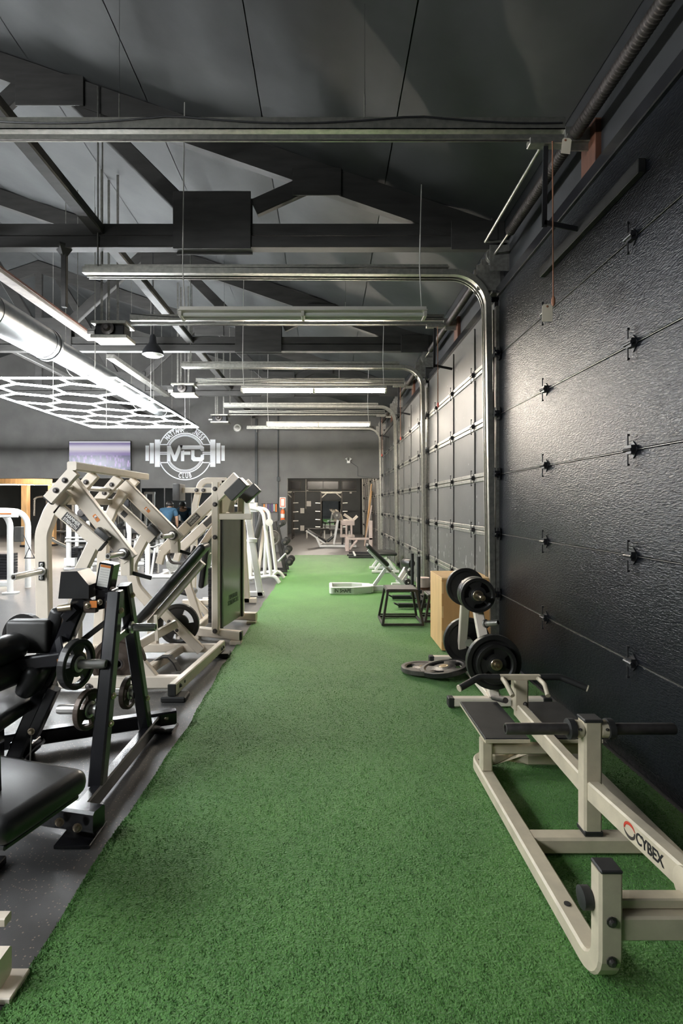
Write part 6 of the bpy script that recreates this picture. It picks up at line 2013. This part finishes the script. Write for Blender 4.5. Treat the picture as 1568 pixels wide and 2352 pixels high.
def squat_rack(x0, x1, y, h, label):
    t = thing('squat_rack', label, 'rack', ((x0 + x1) / 2, y, 0), 'squat racks in the back room')
    m = M['dark_steel2']
    for x in (x0, x1):
        for yy in (y, y + 1.1):
            RT('upright', [V((x, yy, 0.02)), V((x, yy, h))], 0.07, 0.07, m, t, up=(0, 1, 0))
        RT('side_base', [V((x, y - 0.1, 0.04)), V((x, y + 1.2, 0.04))], 0.07, 0.07, m, t)
        RT('side_top', [V((x, y, h)), V((x, y + 1.1, h))], 0.07, 0.07, m, t)
        sg = 1 if x == x1 else -1
        for z in (0.45, 0.8, 1.2, 1.6):
            MB().cyl((x + sg * 0.03, y, z), (x + sg * 0.27, y, z + 0.01), 0.025, 10).build('plate_peg', M['chrome'], t)
    for yy in (y, y + 1.1):
        RT('top_bar', [V((x0, yy, h)), V((x1, yy, h))], 0.06, 0.06, M['galv'], t)
    MB().rect([V((x0 + 0.03, y, h - 0.25)), V((x0 + 0.28, y, h - 0.03))], 0.05, 0.05, up=(0, 1, 0)).build('corner_brace', M['galv'], t)
    MB().rect([V((x1 - 0.03, y, h - 0.25)), V((x1 - 0.28, y, h - 0.03))], 0.05, 0.05, up=(0, 1, 0)).build('corner_brace', M['galv'], t)


squat_rack(at(737, 0, 26).x, at(785, 0, 26).x, 26.0, 2.12, 'squat rack framing the far mirror')
squat_rack(-2.75, at(671, 0, 24).x, 24.0, 2.1, 'squat rack at the left side of the back room')
t = thing('hack_press', 'white and pinkish leg press machine in the middle of the back room', 'gym machine', (0.5, 19.4, 0))
pk = M['pinkish']
RT('base_rail', [V((-0.25, 19.1, 0.06)), V((1.05, 19.1, 0.06))], 0.09, 0.09, wh, t)
RT('base_rail', [V((-0.25, 20.0, 0.06)), V((1.05, 20.0, 0.06))], 0.09, 0.09, wh, t)
RT('base_end', [V((-0.22, 19.1, 0.06)), V((-0.36, 19.1, 0.38))], 0.08, 0.08, wh, t, up=(0, 1, 0))
RT('base_tie', [V((-0.2, 19.1, 0.06)), V((-0.2, 20.0, 0.06))], 0.08, 0.08, wh, t)
RT('base_tie', [V((1.0, 19.1, 0.06)), V((1.0, 20.0, 0.06))], 0.08, 0.08, wh, t)
PAD('back_rest', V((-0.70, 19.5, 0.62)), V((-0.02, 19.5, 0.18)), 0.5, 0.08, M['vinyl'], t, r=0.02)
RT('rest_edge', [V((-0.74, 19.2, 0.60)), V((-0.04, 19.2, 0.14))], 0.05, 0.05, wh, t, up=(0, 1, 0))
PAD('seat_pad', V((0.02, 19.5, 0.20)), V((0.28, 19.5, 0.42)), 0.45, 0.08, M['vinyl'], t, r=0.02)
RT('slide_rail', [V((0.25, 19.2, 0.12)), V((0.42, 19.2, 1.05))], 0.07, 0.07, wh, t, up=(0, 1, 0))
RT('slide_rail', [V((0.25, 19.9, 0.12)), V((0.42, 19.9, 1.05))], 0.07, 0.07, wh, t, up=(0, 1, 0))
MB().prism([V((0.18, 19.3, 1.22)), V((0.42, 19.3, 0.95)), V((0.62, 19.3, 0.95)), V((0.52, 19.3, 1.20)), V((0.44, 19.3, 1.10))], (0, 0.4, 0)).build('sled_head', M['cream'], t)
BX('carriage', (0.50, 19.25, 0.78), (1.0, 19.85, 0.98), pk, t, 0.02)
for x in (0.52, 0.70, 0.88):
    RT('carriage_post', [V((x, 19.2, 0.40)), V((x, 19.2, 0.80))], 0.07, 0.07, pk, t, up=(0, 1, 0))
BX('carriage_base', (0.48, 19.2, 0.36), (1.0, 19.8, 0.44), pk, t, 0.01)
RT('press_arm', [V((0.62, 19.4, 1.18)), V((0.95, 19.4, 0.95))], 0.10, 0.08, M['cream'], t, up=(0, 1, 0))
RT('press_arm', [V((0.90, 19.4, 0.92)), V((1.10, 19.4, 1.12))], 0.10, 0.08, M['cream'], t, up=(0, 1, 0))
RT('support_leg', [V((0.55, 19.3, 0.05)), V((0.60, 19.3, 0.40))], 0.07, 0.07, M['black'], t, up=(0, 1, 0))
RT('support_leg', [V((0.92, 19.3, 0.05)), V((0.90, 19.3, 0.40))], 0.07, 0.07, M['black'], t, up=(0, 1, 0))
plate((0.36, 19.05, 1.15), (0, 1, 0), 0.14, 0.04, 'pale ringed plate on top of the leg press in the back room', mat='grey_iron', hubmat='chrome', windows=0)
sleeve('weight_horn', (0.36, 19.3, 1.15), (0, -1, 0), 0.30, 0.02, M['chrome'], t)

t = thing('timber_stand', 'low pinkish timber frame at the end of the turf', 'frame', (1.2, 17.9, 0))
RT('front_post', [V((0.68, 17.8, 0.0)), V((0.68, 17.8, 0.42))], 0.12, 0.12, pk, t, up=(0, 1, 0))
RT('top_rail', [V((0.62, 17.8, 0.40)), V((1.50, 17.8, 0.40))], 0.10, 0.07, pk, t)
RT('rear_post', [V((1.45, 17.8, 0.0)), V((1.45, 17.8, 1.0))], 0.12, 0.10, pk, t, up=(0, 1, 0))
RT('brace', [V((0.75, 17.8, 0.05)), V((1.0, 17.8, 0.36))], 0.07, 0.05, pk, t, up=(0, 1, 0))
RT('side_rail', [V((0.68, 17.8, 0.40)), V((0.68, 18.6, 0.40))], 0.08, 0.07, pk, t)
RT('rear_foot', [V((0.68, 18.6, 0.0)), V((0.68, 18.6, 0.42))], 0.10, 0.10, pk, t, up=(0, 1, 0))
t = thing('leaning_boards', 'tall golden boards leaning against the wall in the back room', 'boards', (1.6, 20.6, 0))
for i, (y, x, h, mt) in enumerate(((20.2, 1.60, 2.3, 'wood_post'), (20.6, 1.64, 2.05, 'wood_edge'), (19.9, 1.58, 1.5, 'pinkish'))):
    MB().rect([V((x - 0.18, y, 0.005)), V((x + 0.08, y, h))], 0.03, 0.22, up=(0, 1, 0)).build('board', M[mt], t)
for i, (x, y) in enumerate(((-0.5, 24.6), (0.6, 24.0))):
    t = thing('low_bench', ['dark low bench left of the leg press in the back room', 'dark low bench right of the leg press, far back'][i], 'bench', (x, y, 0))
    PAD('pad', V((x - 0.5, y, 0.42)), V((x + 0.5, y, 0.42)), 0.3, 0.08, M['vinyl'], t, r=0.02)
    for sx in (-1, 1):
        RT('leg', [V((x + sx * 0.4, y, 0.02)), V((x + sx * 0.4, y, 0.40))], 0.06, 0.06, wh, t, up=(0, 1, 0))
        RT('foot_bar', [V((x + sx * 0.4, y - 0.25, 0.03)), V((x + sx * 0.4, y + 0.25, 0.03))], 0.06, 0.05, wh, t)
